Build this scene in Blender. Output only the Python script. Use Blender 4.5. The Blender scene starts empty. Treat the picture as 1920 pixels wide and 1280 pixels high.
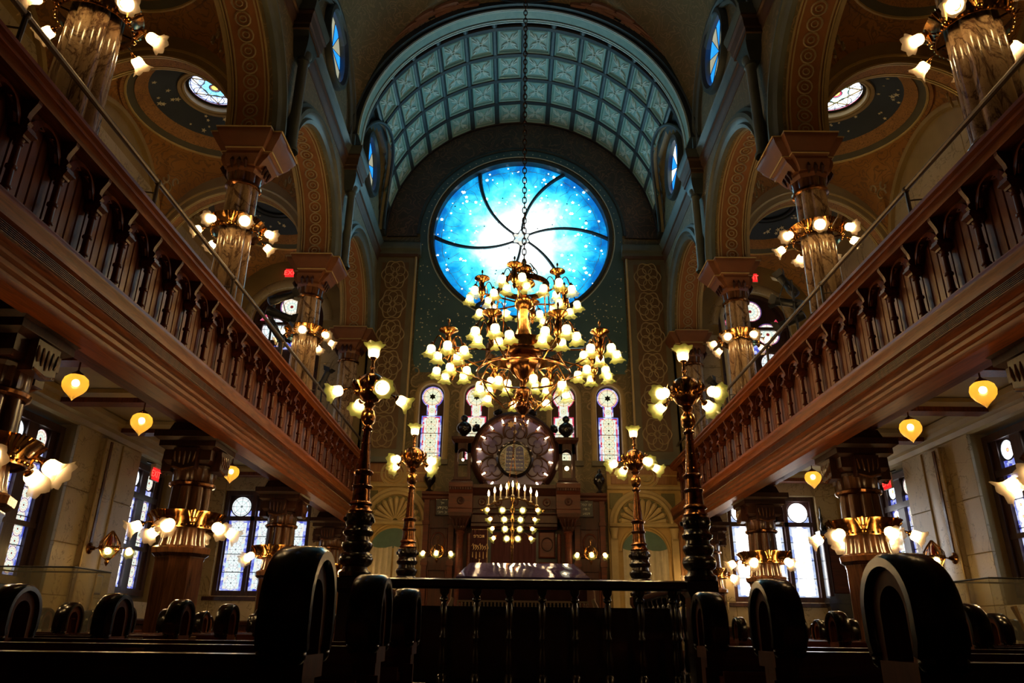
import bpy, math, random
from math import pi, sin, cos, sqrt, atan2, tan
from mathutils import Vector, Matrix, Euler

sc = bpy.context.scene
COL = sc.collection
# ------------------------------------------------------------------ camera, world, exposure
cam_d = bpy.data.cameras.new('camera')
cam = bpy.data.objects.new('camera', cam_d)
COL.objects.link(cam)
F_PX, PITCH, YAW, ROLL = 1371.4, .3768, -.0038, .012
cam_d.sensor_width = 36.0
cam_d.sensor_fit = 'HORIZONTAL'
cam_d.lens = F_PX / 1920 * 36
cam_d.clip_start = .05
cam_d.clip_end = 200
cam.matrix_world = (Matrix.Translation((-.155, 0, .85)) @ Matrix.Rotation(-YAW, 4, 'Z')
                    @ Matrix.Rotation(pi / 2 + PITCH, 4, 'X') @ Matrix.Rotation(ROLL, 4, 'Z'))
sc.camera = cam
w = bpy.data.worlds.new('world')
sc.world = w
w.use_nodes = True
w.node_tree.nodes['Background'].inputs[0].default_value = (.35, .5, .8, 1)
w.node_tree.nodes['Background'].inputs[1].default_value = .02
sc.view_settings.view_transform = 'Standard'
sc.view_settings.look = 'None'
sc.view_settings.gamma = 1
sc.view_settings.use_curve_mapping = False
sc.view_settings.exposure = 1.75
sc.cycles.max_bounces = 6
sc.cycles.diffuse_bounces = 3
sc.cycles.glossy_bounces = 3
sc.cycles.transparent_max_bounces = 6
sc.cycles.use_adaptive_sampling = True
sc.cycles.adaptive_threshold = .06
sc.cycles.sample_clamp_indirect = 4.0
sc.cycles.caustics_reflective = False
sc.cycles.caustics_refractive = False

BULB = 30.0      # radiance of the lamp bulbs
WIN = .6        # scale of the daylight behind the coloured glass
random.seed(7)

# ------------------------------------------------------------------ materials
M = {}
class NT:
    def __init__(s, name):
        s.m = bpy.data.materials.new(name)
        s.m.use_nodes = True
        s.t = s.m.node_tree
        s.t.nodes.clear()
        s.out = s.n('ShaderNodeOutputMaterial')
        M[name] = s.m
    def n(s, typ, **kw):
        nd = s.t.nodes.new(typ)
        for k, v in kw.items(): setattr(nd, k, v)
        return nd
    def l(s, a, ao, b, bi):
        s.t.links.new(a.outputs[ao], b.inputs[bi])
    def coord(s, scale=(1, 1, 1), rot=(0, 0, 0)):
        c = s.n('ShaderNodeTexCoord'); m = s.n('ShaderNodeMapping')
        m.inputs['Scale'].default_value = scale
        m.inputs['Rotation'].default_value = rot
        s.l(c, 'Object', m, 'Vector'); return m
    def noise(s, vec, scale, detail=4, rough=.55, dist=0):
        n = s.n('ShaderNodeTexNoise')
        n.inputs['Scale'].default_value = scale; n.inputs['Detail'].default_value = detail
        n.inputs['Roughness'].default_value = rough; n.inputs['Distortion'].default_value = dist
        s.l(vec, 0, n, 'Vector'); return n
    def ramp(s, src, so, stops, interp='LINEAR'):
        r = s.n('ShaderNodeValToRGB'); r.color_ramp.interpolation = interp
        e = r.color_ramp.elements
        while len(e) < len(stops): e.new(.5)
        for i, (p, c) in enumerate(stops):
            e[i].position = p; e[i].color = (*c, 1)
        s.l(src, so, r, 0); return r
    def bsdf(s, rough=.5, metal=0, spec=.5, coat=0):
        b = s.n('ShaderNodeBsdfPrincipled')
        b.inputs['Roughness'].default_value = rough
        b.inputs['Metallic'].default_value = metal
        b.inputs['Specular IOR Level'].default_value = spec
        b.inputs['Coat Weight'].default_value = coat
        b.inputs['Coat Roughness'].default_value = .15
        s.l(b, 0, s.out, 0); return b
    def bump(s, src, so, b, strength=.2, dist=.01):
        bp = s.n('ShaderNodeBump'); bp.inputs['Strength'].default_value = strength
        bp.inputs['Distance'].default_value = dist
        s.l(src, so, bp, 'Height'); s.l(bp, 0, b, 'Normal')

def wood(name, c1, c2, axis='Z', rough=.35, coat=.3, sc_=9, spec=.5):
    t = NT(name)
    k = {'X': (.09, 1, 1), 'Y': (1, .09, 1), 'Z': (1, 1, .09)}[axis]
    v = t.coord(tuple(a * sc_ for a in k))
    n = t.noise(v, 2.2, 6, .62, 1.2)
    r = t.ramp(n, 0, [(.3, c1), (.52, tuple((a + b) / 2 for a, b in zip(c1, c2))), (.72, c2)])
    b = t.bsdf(rough, 0, spec, coat); t.l(r, 0, b, 'Base Color')
    t.bump(n, 0, b, .05, .002)
def marble(name, base, vein, tint, sc_=1.6, rough=.35, width=.035, coat=0, stretch=(1, 1, 1)):
    t = NT(name)
    v = t.coord(stretch)
    n1 = t.noise(v, sc_, 5, .6, 1.6)
    n2 = t.noise(v, sc_ * .6, 3)
    n3 = t.noise(v, sc_ * 2.3, 5, .6, 2.2)
    r1 = t.ramp(n1, 0, [(.5 - width, (0, 0, 0)), (.5, (1, 1, 1)), (.5 + width, (0, 0, 0))])
    r3 = t.ramp(n3, 0, [(.5 - width * .6, (0, 0, 0)), (.5, (.5, .5, .5)), (.5 + width * .6, (0, 0, 0))])
    r2 = t.ramp(n2, 0, [(.3, base), (.75, tint)])
    mx = t.n('ShaderNodeMixRGB', blend_type='LIGHTEN'); mx.inputs[0].default_value = 1
    t.l(r1, 0, mx, 1); t.l(r3, 0, mx, 2)
    m2 = t.n('ShaderNodeMixRGB'); m2.inputs[2].default_value = (*vein, 1)
    t.l(mx, 0, m2, 0); t.l(r2, 0, m2, 1)
    b = t.bsdf(rough, 0, .5, coat); t.l(m2, 0, b, 'Base Color')
def paint(name, c1, c2, sc_=3, rough=.6, metal=0):
    t = NT(name)
    v = t.coord(); n = t.noise(v, sc_, 5)
    r = t.ramp(n, 0, [(.3, c1), (.7, c2)])
    b = t.bsdf(rough, metal); t.l(r, 0, b, 'Base Color')
def stencil(name, c1, c2, line, sc_=3.2, width=.05, rough=.6):
    """plaster with painted scrollwork: crisp curling lines in a second colour"""
    t = NT(name)
    v = t.coord()
    n0 = t.noise(v, sc_ * .5, 2)
    vo = t.n('ShaderNodeTexVoronoi', feature='DISTANCE_TO_EDGE')
    vo.inputs['Scale'].default_value = sc_
    mixv = t.n('ShaderNodeMixRGB'); mixv.inputs[0].default_value = .35
    nz = t.n('ShaderNodeTexNoise'); nz.inputs['Scale'].default_value = sc_ * 1.3
    t.l(v, 0, nz, 'Vector'); t.l(v, 0, mixv, 1); t.l(nz, 'Color', mixv, 2); t.l(mixv, 0, vo, 'Vector')
    w_ = t.n('ShaderNodeMath', operation='MULTIPLY'); w_.inputs[1].default_value = 34
    t.l(vo, 'Distance', w_, 0)
    sn = t.n('ShaderNodeMath', operation='SINE'); t.l(w_, 0, sn, 0)
    rl = t.ramp(sn, 0, [(.78, (0, 0, 0)), (.86, (1, 1, 1))])
    rb = t.ramp(n0, 0, [(.35, c1), (.65, c2)])
    m2 = t.n('ShaderNodeMixRGB'); m2.inputs[2].default_value = (*line, 1)
    t.l(rl, 0, m2, 0); t.l(rb, 0, m2, 1)
    b = t.bsdf(rough, 0, .4); t.l(m2, 0, b, 'Base Color')
    t.bump(rl, 0, b, .25, .006)
def metal(name, c, rough=.25, dark=None, sc_=14):
    t = NT(name)
    v = t.coord(); n = t.noise(v, sc_, 4)
    r = t.ramp(n, 0, [(.3, dark or tuple(a * .55 for a in c)), (.62, c)])
    b = t.bsdf(rough, 1.0); t.l(r, 0, b, 'Base Color')
    t.bump(n, 0, b, .25, .006)
def plain(name, c, rough=.5, metal_=0, coat=0):
    t = NT(name)
    v = t.coord(); n = t.noise(v, 8, 3)
    r = t.ramp(n, 0, [(.3, tuple(a * .85 for a in c)), (.7, c)])
    b = t.bsdf(rough, metal_, .5, coat); t.l(r, 0, b, 'Base Color')
def emis(name, c, s):
    t = NT(name); e = t.n('ShaderNodeEmission')
    e.inputs[0].default_value = (*c, 1); e.inputs[1].default_value = s
    t.l(e, 0, t.out, 0)
def glassem(name, stops, s, sc_=6, dist=1.0):
    """coloured leaded glass lit by daylight: mottled colour"""
    t = NT(name); v = t.coord()
    vo = t.n('ShaderNodeTexVoronoi'); vo.inputs['Scale'].default_value = sc_
    t.l(v, 0, vo, 'Vector')
    r = t.ramp(vo, 'Color', stops)
    e = t.n('ShaderNodeEmission'); e.inputs[1].default_value = s * WIN
    t.l(r, 0, e, 0); t.l(e, 0, t.out, 0)
def roundel(name, rings, s, spokes=12):
    """unit-radius glass roundel: rings of colour crossed by lead spokes (object XY plane)"""
    t = NT(name); v = t.coord()
    ln = t.n('ShaderNodeVectorMath', operation='LENGTH'); t.l(v, 0, ln, 0)
    r = t.ramp(ln, 'Value', rings, 'CONSTANT')
    sp = t.n('ShaderNodeSeparateXYZ'); t.l(v, 0, sp, 0)
    at = t.n('ShaderNodeMath', operation='ARCTAN2'); t.l(sp, 1, at, 0); t.l(sp, 0, at, 1)
    mu = t.n('ShaderNodeMath', operation='MULTIPLY'); mu.inputs[1].default_value = spokes / 2
    t.l(at, 0, mu, 0)
    si = t.n('ShaderNodeMath', operation='SINE'); t.l(mu, 0, si, 0)
    ab = t.n('ShaderNodeMath', operation='ABSOLUTE'); t.l(si, 0, ab, 0)
    rl = t.ramp(ab, 0, [(.06, (.12, .12, .14)), (.16, (1, 1, 1))])
    mm = t.n('ShaderNodeMixRGB', blend_type='MULTIPLY'); mm.inputs[0].default_value = 1
    t.l(r, 0, mm, 1); t.l(rl, 0, mm, 2)
    e = t.n('ShaderNodeEmission'); e.inputs[1].default_value = s * WIN
    t.l(mm, 0, e, 0); t.l(e, 0, t.out, 0)

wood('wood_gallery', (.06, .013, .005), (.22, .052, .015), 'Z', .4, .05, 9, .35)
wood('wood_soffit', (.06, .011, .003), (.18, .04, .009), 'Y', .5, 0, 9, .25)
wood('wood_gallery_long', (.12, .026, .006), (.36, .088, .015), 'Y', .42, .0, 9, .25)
wood('wood_plank', (.13, .034, .014), (.21, .058, .024), 'Z', .38, .08, 9, .35)
wood('wood_pew', (.06, .014, .005), (.2, .052, .017), 'X', .3, .2, 9, .35)
wood('wood_pew_end', (.08, .02, .007), (.18, .05, .017), 'Z', .45, 0, 9, .15)
wood('wood_black', (.004, .0025, .002), (.014, .007, .005), 'Z', .22, .6)
wood('wood_ark', (.02, .005, .0025), (.066, .017, .007), 'Z', .42, .0, 9, .3)
wood('wood_ark_red', (.042, .008, .003), (.125, .028, .009), 'X', .42, .0, 9, .3)
wood('wood_oak', (.24, .10, .03), (.42, .2, .065), 'Z', .4, .2)
wood('wood_column', (.05, .018, .008), (.21, .085, .035), 'Z', .2, .6, 6)
wood('wood_frame', (.03, .012, .01), (.09, .035, .026), 'Z', .4, .2)
marble('marble_wall', (.48, .38, .22), (.2, .15, .08), (.58, .48, .31), 1.1, .4, .012)
marble('marble_column', (.5, .36, .22), (.1, .05, .03), (.3, .17, .1), 2.6, .18, .05, .4, (1, 1, .45))
paint('plaster_olive', (.12, .105, .065), (.18, .155, .095), 2)
paint('plaster_green', (.085, .1, .085), (.14, .155, .125), 2, .45)
paint('plaster_aisle', (.32, .22, .085), (.42, .3, .12), 2)
stencil('stencil_brown', (.34, .15, .03), (.43, .2, .045), (.24, .12, .035), 2.6)
stencil('stencil_olive', (.15, .12, .06), (.2, .155, .075), (.27, .2, .1), 2.6)
stencil('stencil_ceiling', (.22, .18, .085), (.28, .22, .1), (.38, .27, .13), 2.6)
stencil('stencil_band', (.4, .19, .05), (.46, .22, .06), (.22, .11, .035), 5)
stencil('stencil_dark', (.06, .048, .04), (.09, .07, .055), (.17, .1, .065), 2.4)
paint('paint_green', (.09, .085, .05), (.12, .11, .065), 3)
paint('paint_umber', (.08, .04, .018), (.11, .055, .025), 3)
paint('paint_red', (.26, .1, .025), (.34, .135, .035), 3)
paint('paint_blue', (.028, .042, .06), (.04, .06, .08), 1.5, .5)
paint('paint_teal', (.05, .11, .125), (.075, .15, .165), 1.2, .5)
paint('coffer_teal', (.26, .47, .41), (.38, .58, .5), 6, .4)
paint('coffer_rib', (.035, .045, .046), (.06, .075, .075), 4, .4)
paint('coffer_line', (.68, .8, .7), (.76, .84, .74), 4, .4)
paint('rib_dark', (.018, .012, .01), (.03, .02, .016), 4, .5)
plain('gilt', (.72, .53, .2), .4, .1)
plain('pipe_bronze', (.16, .12, .085), .4, .4)
plain('capital_brown', (.17, .055, .017), .45)
plain('gilt_dull', (.45, .33, .15), .5, .15)
plain('ornament', (.42, .31, .16), .55)
plain('scroll_rose', (.4, .19, .1), .6)
plain('pilaster_ground', (.16, .09, .036), .6)
plain('cove_straw', (.4, .34, .18), .55)
plain('star_gold', (.92, .85, .58), .5)
plain('star_white', (.8, .8, .72), .5)
metal('brass', (.52, .27, .085), .2, (.16, .06, .018))
metal('brass_bright', (.72, .42, .13), .18, (.36, .16, .04))
metal('bronze', (.36, .16, .065), .22, (.07, .028, .012))
plain('iron', (.06, .055, .05), .45, .6)
plain('black_metal', (.012, .013, .016), .45, .2)
plain('black_void', (.004, .004, .005), .8)
plain('white_paint', (.7, .68, .62), .5)
plain('cream', (.55, .47, .32), .6)
plain('niche_yellow', (.55, .36, .11), .55)
plain('niche_olive', (.2, .17, .06), .55)
plain('niche_trim', (.6, .44, .19), .5)
plain('niche_glass', (.12, .2, .15), .3)
plain('curtain_cream', (.62, .53, .35), .8)
plain('velvet', (.055, .006, .008), .8)
plain('velvet_gold', (.72, .5, .24), .45, .3)
plain('cloth_purple', (.075, .05, .14), .07, 0, 0)
def cloth_fix():
    nt = M['cloth_purple'].node_tree; b = nt.nodes['Principled BSDF']
    b.inputs['Specular IOR Level'].default_value = .22; b.inputs['Roughness'].default_value = .05
    n = nt.nodes.new('ShaderNodeTexNoise'); n.inputs['Scale'].default_value = 22; n.inputs['Detail'].default_value = 2
    c = nt.nodes.new('ShaderNodeTexCoord'); bp = nt.nodes.new('ShaderNodeBump')
    bp.inputs['Strength'].default_value = .12; bp.inputs['Distance'].default_value = .004
    nt.links.new(c.outputs['Object'], n.inputs['Vector']); nt.links.new(n.outputs[0], bp.inputs['Height']); nt.links.new(bp.outputs[0], b.inputs['Normal'])
cloth_fix()
plain('fringe', (.55, .42, .3), .7)
plain('tablet_blue', (.015, .02, .17), .3)
plain('panel_purple', (.075, .055, .15), .35)
plain('panel_black', (.008, .008, .01), .3)
plain('floor_dark', (.03, .018, .012), .4)
plain('red_box', (.45, .03, .02), .4)
plain('paper', (.6, .55, .47), .7)
plain('plaque_tan', (.42, .26, .13), .5)
emis('bulb', (1, .66, .30), BULB)
emis('bulb_soft', (1, .68, .32), BULB * .4)
emis('bulb_small', (1, .70, .36), BULB * .35)
M['bulb_small'].cycles.emission_sampling = 'NONE'
emis('exit_red', (1, .03, .02), 1.6)
emis('exit_face', (.5, .01, .01), .7)

def shade_mat(name, c_in, c_rim, rim=.6, tr=.45):
    t = NT(name); v = t.coord()
    sp = t.n('ShaderNodeSeparateXYZ'); t.l(v, 0, sp, 0)
    r = t.ramp(sp, 2, [(rim - .25, c_in), (rim + .25, c_rim)])
    a = t.n('ShaderNodeBsdfTranslucent'); g = t.n('ShaderNodeBsdfGlossy'); tp = t.n('ShaderNodeBsdfTransparent')
    g.inputs['Roughness'].default_value = .15
    t.l(r, 0, a, 0)
    tp.inputs[0].default_value = (.95, .92, .8, 1)
    df = t.n('ShaderNodeBsdfDiffuse'); t.l(r, 0, df, 0)
    m0 = t.n('ShaderNodeMixShader'); m0.inputs[0].default_value = .5
    t.l(a, 0, m0, 1); t.l(df, 0, m0, 2)
    m1 = t.n('ShaderNodeMixShader'); m1.inputs[0].default_value = tr
    t.l(m0, 0, m1, 1); t.l(tp, 0, m1, 2)
    m2 = t.n('ShaderNodeMixShader'); m2.inputs[0].default_value = .08
    t.l(m1, 0, m2, 1); t.l(g, 0, m2, 2); t.l(m2, 0, t.out, 0)
shade_mat('glass_green', (.6, .54, .4), (.4, .47, .13))
shade_mat('glass_white', (.7, .6, .48), (.62, .5, .38))
shade_mat('glass_amber', (.95, .62, .1), (.9, .5, .05))
shade_mat('glass_clear', (.9, .92, .92), (.9, .92, .92), .5, .96)

roundel('glass_roundel', [(0, (.25, .02, .02)), (.14, (.9, .95, .8)), (.34, (.45, .75, .72)), (.4, (.95, .97, .85)),
                          (.66, (.8, .55, .3)), (.72, (.97, .97, .9)), (.9, (.55, .08, .12)), (.95, (.1, .12, .4))], .52)
roundel('glass_roundel_white', [(0, (.2, .25, .25)), (.12, (.9, .97, .97)), (.5, (.6, .85, .82)), (.56, (.95, 1, 1)),
                                (.8, (.3, .35, .38)), (.84, (.9, 1, 1)), (.94, (.75, .6, .65))], .52, 8)
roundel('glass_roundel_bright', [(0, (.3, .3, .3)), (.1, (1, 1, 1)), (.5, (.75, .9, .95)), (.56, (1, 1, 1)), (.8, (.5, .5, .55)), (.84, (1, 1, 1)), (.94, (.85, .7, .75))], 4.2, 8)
roundel('glass_roundel_gold', [(0, (.08, .05, .03)), (.14, (.9, .9, .6)), (.5, (.6, .75, .62)), (.56, (.95, .9, .62)),
                               (.86, (.75, .35, .1)), (.92, (.95, .9, .7))], .5, 8)
roundel('glass_oculus', [(0, (.95, .6, .1)), (.12, (.1, .05, .06)), (.2, (.16, .5, .85)), (.45, (.3, .4, .85)),
                         (.62, (.62, .72, .98)), (.84, (.32, .35, .75)), (.9, (.5, .7, .95)), (.96, (.1, .03, .1))], 1.3)
roundel('glass_oculus_pale', [(0, (1, .7, .15)), (.12, (.4, .04, .1)), (.2, (.5, .85, .9)), (.45, (.75, .85, .98)),
                              (.62, (.97, .97, 1)), (.84, (.5, .6, .85)), (.9, (.97, .97, 1)), (.96, (.3, .03, .12))], 1.3)
glassem('glass_border_red', [(.2, (.7, .04, .08)), (.5, (.8, .1, .2)), (.8, (.9, .75, .8))], .48, 14)
glassem('glass_border_blue', [(.2, (.08, .1, .6)), (.5, (.3, .35, .9)), (.8, (.75, .8, 1))], .48, 14)
glassem('glass_pale', [(.2, (.62, .9, .95)), (.5, (.9, 1, .97)), (.8, (.95, .9, .75))], .5, 9)
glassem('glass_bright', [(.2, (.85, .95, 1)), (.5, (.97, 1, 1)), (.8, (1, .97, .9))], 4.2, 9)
glassem('glass_paleblue', [(.2, (.3, .4, .85)), (.5, (.6, .72, .98)), (.8, (.9, .95, 1))], .45, 9)
glassem('glass_yellow', [(.2, (.95, .8, .3)), (.5, (.95, .92, .7)), (.8, (.8, .9, .8))], .5, 9)
glassem('glass_sky', [(.2, (.01, .16, .62)), (.8, (.015, .2, .7))], 1.2, 1)
glassem('glass_straw', [(.2, (.48, .48, .34)), (.8, (.56, .54, .38))], .4, 1)
glassem('glass_clerestory_white', [(.2, (.85, .9, .78)), (.8, (.8, .9, .9))], 1.2, 1)
emis('glass_star', (.9, 1, 1), 3.2 * WIN)
M['glass_star'].cycles.emission_sampling = 'NONE'

def rose_glass():  # blue glass; sky glare painted in as a whiter, brighter centre
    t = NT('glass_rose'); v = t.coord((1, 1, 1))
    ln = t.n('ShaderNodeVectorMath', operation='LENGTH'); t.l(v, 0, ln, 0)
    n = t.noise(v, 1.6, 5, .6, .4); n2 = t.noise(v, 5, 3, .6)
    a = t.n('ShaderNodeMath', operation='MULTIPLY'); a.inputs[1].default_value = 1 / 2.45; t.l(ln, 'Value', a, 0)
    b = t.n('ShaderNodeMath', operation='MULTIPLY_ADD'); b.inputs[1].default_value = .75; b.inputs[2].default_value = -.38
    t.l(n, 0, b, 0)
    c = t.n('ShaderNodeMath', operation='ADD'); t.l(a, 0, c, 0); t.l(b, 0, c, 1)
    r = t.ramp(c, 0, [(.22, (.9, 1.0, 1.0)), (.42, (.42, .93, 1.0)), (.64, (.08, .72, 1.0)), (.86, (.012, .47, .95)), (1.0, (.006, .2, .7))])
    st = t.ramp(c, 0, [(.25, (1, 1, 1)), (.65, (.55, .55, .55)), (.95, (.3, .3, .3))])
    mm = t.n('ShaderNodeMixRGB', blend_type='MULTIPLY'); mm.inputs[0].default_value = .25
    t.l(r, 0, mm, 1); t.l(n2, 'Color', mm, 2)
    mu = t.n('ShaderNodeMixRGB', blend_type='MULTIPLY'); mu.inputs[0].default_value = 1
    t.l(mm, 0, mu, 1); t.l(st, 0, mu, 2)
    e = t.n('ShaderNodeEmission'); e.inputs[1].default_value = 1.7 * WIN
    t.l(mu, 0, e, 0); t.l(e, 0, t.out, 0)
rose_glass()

# ------------------------------------------------------------------ mesh helpers
class MB:
    def __init__(s): s.v = []; s.f = []
    def add(s, vs, fs):
        o = len(s.v); s.v += [tuple(p) for p in vs]; s.f += [tuple(i + o for i in f) for f in fs]; return s
    def box(s, x0, x1, y0, y1, z0, z1):
        v = [(x, y, z) for x in (x0, x1) for y in (y0, y1) for z in (z0, z1)]
        return s.add(v, [(0, 1, 3, 2), (4, 6, 7, 5), (0, 4, 5, 1), (2, 3, 7, 6), (0, 2, 6, 4), (1, 5, 7, 3)])
    def bev(s, x0, x1, y0, y1, z0, z1, b=.004, axis='x'):
        """slab whose outer face edges are chamfered: face normal along axis sign of (x1-x0) etc."""
        def P(a, c, d): return {'x': (a, c, d), 'y': (c, a, d), 'z': (c, d, a)}[axis]
        if axis == 'x': A, Cc, D = (x0, x1), (y0, y1), (z0, z1)
        elif axis == 'y': A, Cc, D = (y0, y1), (x0, x1), (z0, z1)
        else: A, Cc, D = (z0, z1), (x0, x1), (y0, y1)
        k = A[1] - A[0]; m = A[1] - b * (1 if k > 0 else -1)
        r = []
        for a, i in ((A[0], 0), (m, 0), (A[1], b)):
            r.append([P(a, Cc[0] + i, D[0] + i), P(a, Cc[1] - i, D[0] + i), P(a, Cc[1] - i, D[1] - i), P(a, Cc[0] + i, D[1] - i)])
        return s.skin(r, True, True)
    def skin(s, rings, closed=True, caps=False):
        o = len(s.v); n = len(rings[0])
        for r in rings: s.v += [tuple(p) for p in r]
        for i in range(len(rings) - 1):
            for j in range(n if closed else n - 1):
                k = (j + 1) % n
                s.f.append((o + i * n + j, o + i * n + k, o + (i + 1) * n + k, o + (i + 1) * n + j))
        if caps:
            s.f.append(tuple(o + j for j in range(n))[::-1])
            s.f.append(tuple(o + (len(rings) - 1) * n + j for j in range(n)))
        return s
    def lathe(s, prof, n=16, c=(0, 0, 0), caps=False, mod=None):
        rings = []
        for r, z in prof:
            rings.append([(c[0] + (r * (mod(a) if mod else 1)) * cos(a), c[1] + (r * (mod(a) if mod else 1)) * sin(a), c[2] + z)
                          for a in (2 * pi * j / n for j in range(n))])
        return s.skin(rings, True, caps)
    def sq(s, prof, c=(0, 0, 0), caps=True):
        """square lathe: (half width, z) or (hx, hy, z)"""
        rings = []
        for p in prof:
            hx, hy, z = (p[0], p[0], p[1]) if len(p) == 2 else p
            rings.append([(c[0] + i * hx, c[1] + j * hy, c[2] + z) for i, j in ((-1, -1), (1, -1), (1, 1), (-1, 1))])
        return s.skin(rings, True, caps)
    def tube(s, pts, r, n=8, caps=True, closed=False):
        P = [Vector(p) for p in pts]; m = len(P)
        rr = r if isinstance(r, (list, tuple)) else [r] * m
        up = None; rings = []
        for i in range(m):
            if closed: t = P[(i + 1) % m] - P[i - 1]
            else: t = P[min(i + 1, m - 1)] - P[max(i - 1, 0)]
            t.normalize()
            if up is None:
                up = Vector((0, 0, 1)) if abs(t.z) < .9 else Vector((1, 0, 0))
            a = up - t * up.dot(t)
            if a.length < 1e-6: a = t.orthogonal()
            a.normalize(); b = t.cross(a); up = a
            rings.append([P[i] + (a * cos(q) + b * sin(q)) * rr[i] for q in (2 * pi * j / n for j in range(n))])
        if closed: rings.append(rings[0])
        return s.skin(rings, True, caps and not closed)
    def sphere(s, c, r, n=10, m=6, sz=1):
        return s.lathe([(max(1e-4, r * sin(pi * i / m)), -r * sz * cos(pi * i / m)) for i in range(m + 1)], n, c)
    def prism(s, poly, mp, c0, c1):
        n = len(poly); o = len(s.v)
        s.v += [tuple(mp(a, b, c0)) for a, b in poly] + [tuple(mp(a, b, c1)) for a, b in poly]
        s.f.append(tuple(o + i for i in range(n))[::-1]); s.f.append(tuple(o + n + i for i in range(n)))
        for i in range(n):
            k = (i + 1) % n; s.f.append((o + i, o + k, o + n + k, o + n + i))
        return s
    def annulus(s, c, r0, r1, mp, n=32, a0=0, a1=2 * pi, d0=0, d1=None):
        """flat ring (or arc of one) in a plane given by mp(u,v,d)"""
        def ring(r, d): return [mp(c[0] + r * cos(a0 + (a1 - a0) * i / n), c[1] + r * sin(a0 + (a1 - a0) * i / n), d) for i in range(n + 1)]
        if d1 is None: return s.skin([ring(r0, d0), ring(r1, d0)], False)
        A = [ring(r0, d0), ring(r1, d0), ring(r1, d1), ring(r0, d1), ring(r0, d0)]
        return s.skin(A, False)
    def disc(s, c, r, mp, n=24, d=0):
        o = len(s.v); s.v += [tuple(mp(c[0] + r * cos(2 * pi * i / n), c[1] + r * sin(2 * pi * i / n), d)) for i in range(n)]
        s.f.append(tuple(range(o, o + n))); return s
    def archsweep(s, prof, c, mp, a0=0, a1=pi, n=28, closed=True):
        """profile (dr, d) swept round an arc in plane mp(u,v,d); radius = dr"""
        rings = []
        for i in range(n + 1):
            a = a0 + (a1 - a0) * i / n
            rings.append([mp(c[0] + r * cos(a), c[1] + r * sin(a), d) for r, d in prof])
        return s.skin(rings, closed, closed)
    def linsweep(s, prof, mp, t0, t1, closed=True):
        return s.skin([[mp(a, b, t) for a, b in prof] for t in (t0, t1)], closed, closed)
    def holepanel(s, u0, u1, v0, v1, c, r, mp, d0, d1, full=False, n=36):
        """rectangle with a round (full) or arched (c[1]==v0) opening, d0..d1 thick"""
        a_all = 2 * pi if full else pi
        angs = [a_all * i / n for i in range(n + 1)]
        for uu in (u0, u1):
            for vv in ((v0, v1) if full else (v1,)):
                angs.append(atan2(vv - c[1], uu - c[0]) % (2 * pi))
        angs = sorted(set(round(a, 6) for a in angs))
        def outer(a):
            ca, sa = cos(a), sin(a); t = 1e9
            if not full: sa = max(sa, 0.0)
            if ca > 1e-9: t = min(t, (u1 - c[0]) / ca)
            if ca < -1e-9: t = min(t, (u0 - c[0]) / ca)
            if sa > 1e-9: t = min(t, (v1 - c[1]) / sa)
            if sa < -1e-9: t = min(t, (v0 - c[1]) / sa)
            return c[0] + ca * t, c[1] + sa * t
        ri = lambda d: [mp(c[0] + r * cos(a), c[1] + r * sin(a), d) for a in angs]
        ro = lambda d: [mp(*outer(a), d) for a in angs]
        return s.skin([ro(d0), ri(d0), ri(d1), ro(d1), ro(d0)], False)
    def xf(s, mat):
        s.v = [tuple(mat @ Vector(p)) for p in s.v]; return s
    def mesh(s, name, m, smooth=40):
        me = bpy.data.meshes.new(name); me.from_pydata(s.v, [], s.f)
        me.materials.append(M[m])
        if smooth:
            me.polygons.foreach_set('use_smooth', [True] * len(me.polygons))
            try: me.set_sharp_from_angle(angle=math.radians(smooth))
            except Exception: pass
        me.update(); return me
    def build(s, name, m, parent=None, loc=(0, 0, 0), rot=(0, 0, 0), smooth=40, **kw):
        return inst(name, s.mesh(name, m, smooth), parent, loc, rot, **kw)

def inst(name, me, parent=None, loc=(0, 0, 0), rot=(0, 0, 0), scale=(1, 1, 1), label=None, cat=None, group=None, kind=None):
    o = bpy.data.objects.new(name, me); COL.objects.link(o)
    o.location = loc; o.rotation_euler = rot; o.scale = scale
    if parent is not None: o.parent = parent
    tag(o, label, cat, group, kind); return o
def tag(o, label=None, cat=None, group=None, kind=None):
    if label: o['label'] = label
    if cat: o['category'] = cat
    if group: o['group'] = group
    if kind: o['kind'] = kind
    return o
def thing(name, label, cat, loc=(0, 0, 0), rz=0, group=None):
    return inst(name, None, None, loc, (0, 0, rz), label=label, cat=cat, group=group)
def copy_tree(o, parent=None):
    c = o.copy(); COL.objects.link(c); c.parent = parent
    for ch in o.children: copy_tree(ch, c)
    return c
def struct(mb, name, m, parent=None, **kw):
    return mb.build(name, m, parent, kind=None if parent else 'structure', **kw)
def text(name, body, m, parent, loc, rot, size, depth=.002, align='CENTER'):
    cu = bpy.data.curves.new(name, 'FONT'); cu.body = body; cu.size = size; cu.extrude = depth
    cu.align_x = align; cu.align_y = 'CENTER'; cu.resolution_u = 2
    o = bpy.data.objects.new(name, cu); COL.objects.link(o)
    dg = bpy.context.evaluated_depsgraph_get()
    me = bpy.data.meshes.new_from_object(o.evaluated_get(dg))
    bpy.data.objects.remove(o)
    me.materials.clear(); me.materials.append(M[m])
    return inst(name, me, parent, loc, rot)
def star_poly(n=5, r=1, q=.42):
    return [((r if i % 2 == 0 else r * q) * cos(pi / 2 + pi * i / n), (r if i % 2 == 0 else r * q) * sin(pi / 2 + pi * i / n)) for i in range(2 * n)]
SIDES = ((-1, 'left'), (1, 'right'))
YCOL = [5.58, 9.55, 13.52, 17.49]
XC = 4.33
YF = 17.72       # far wall face
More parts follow.
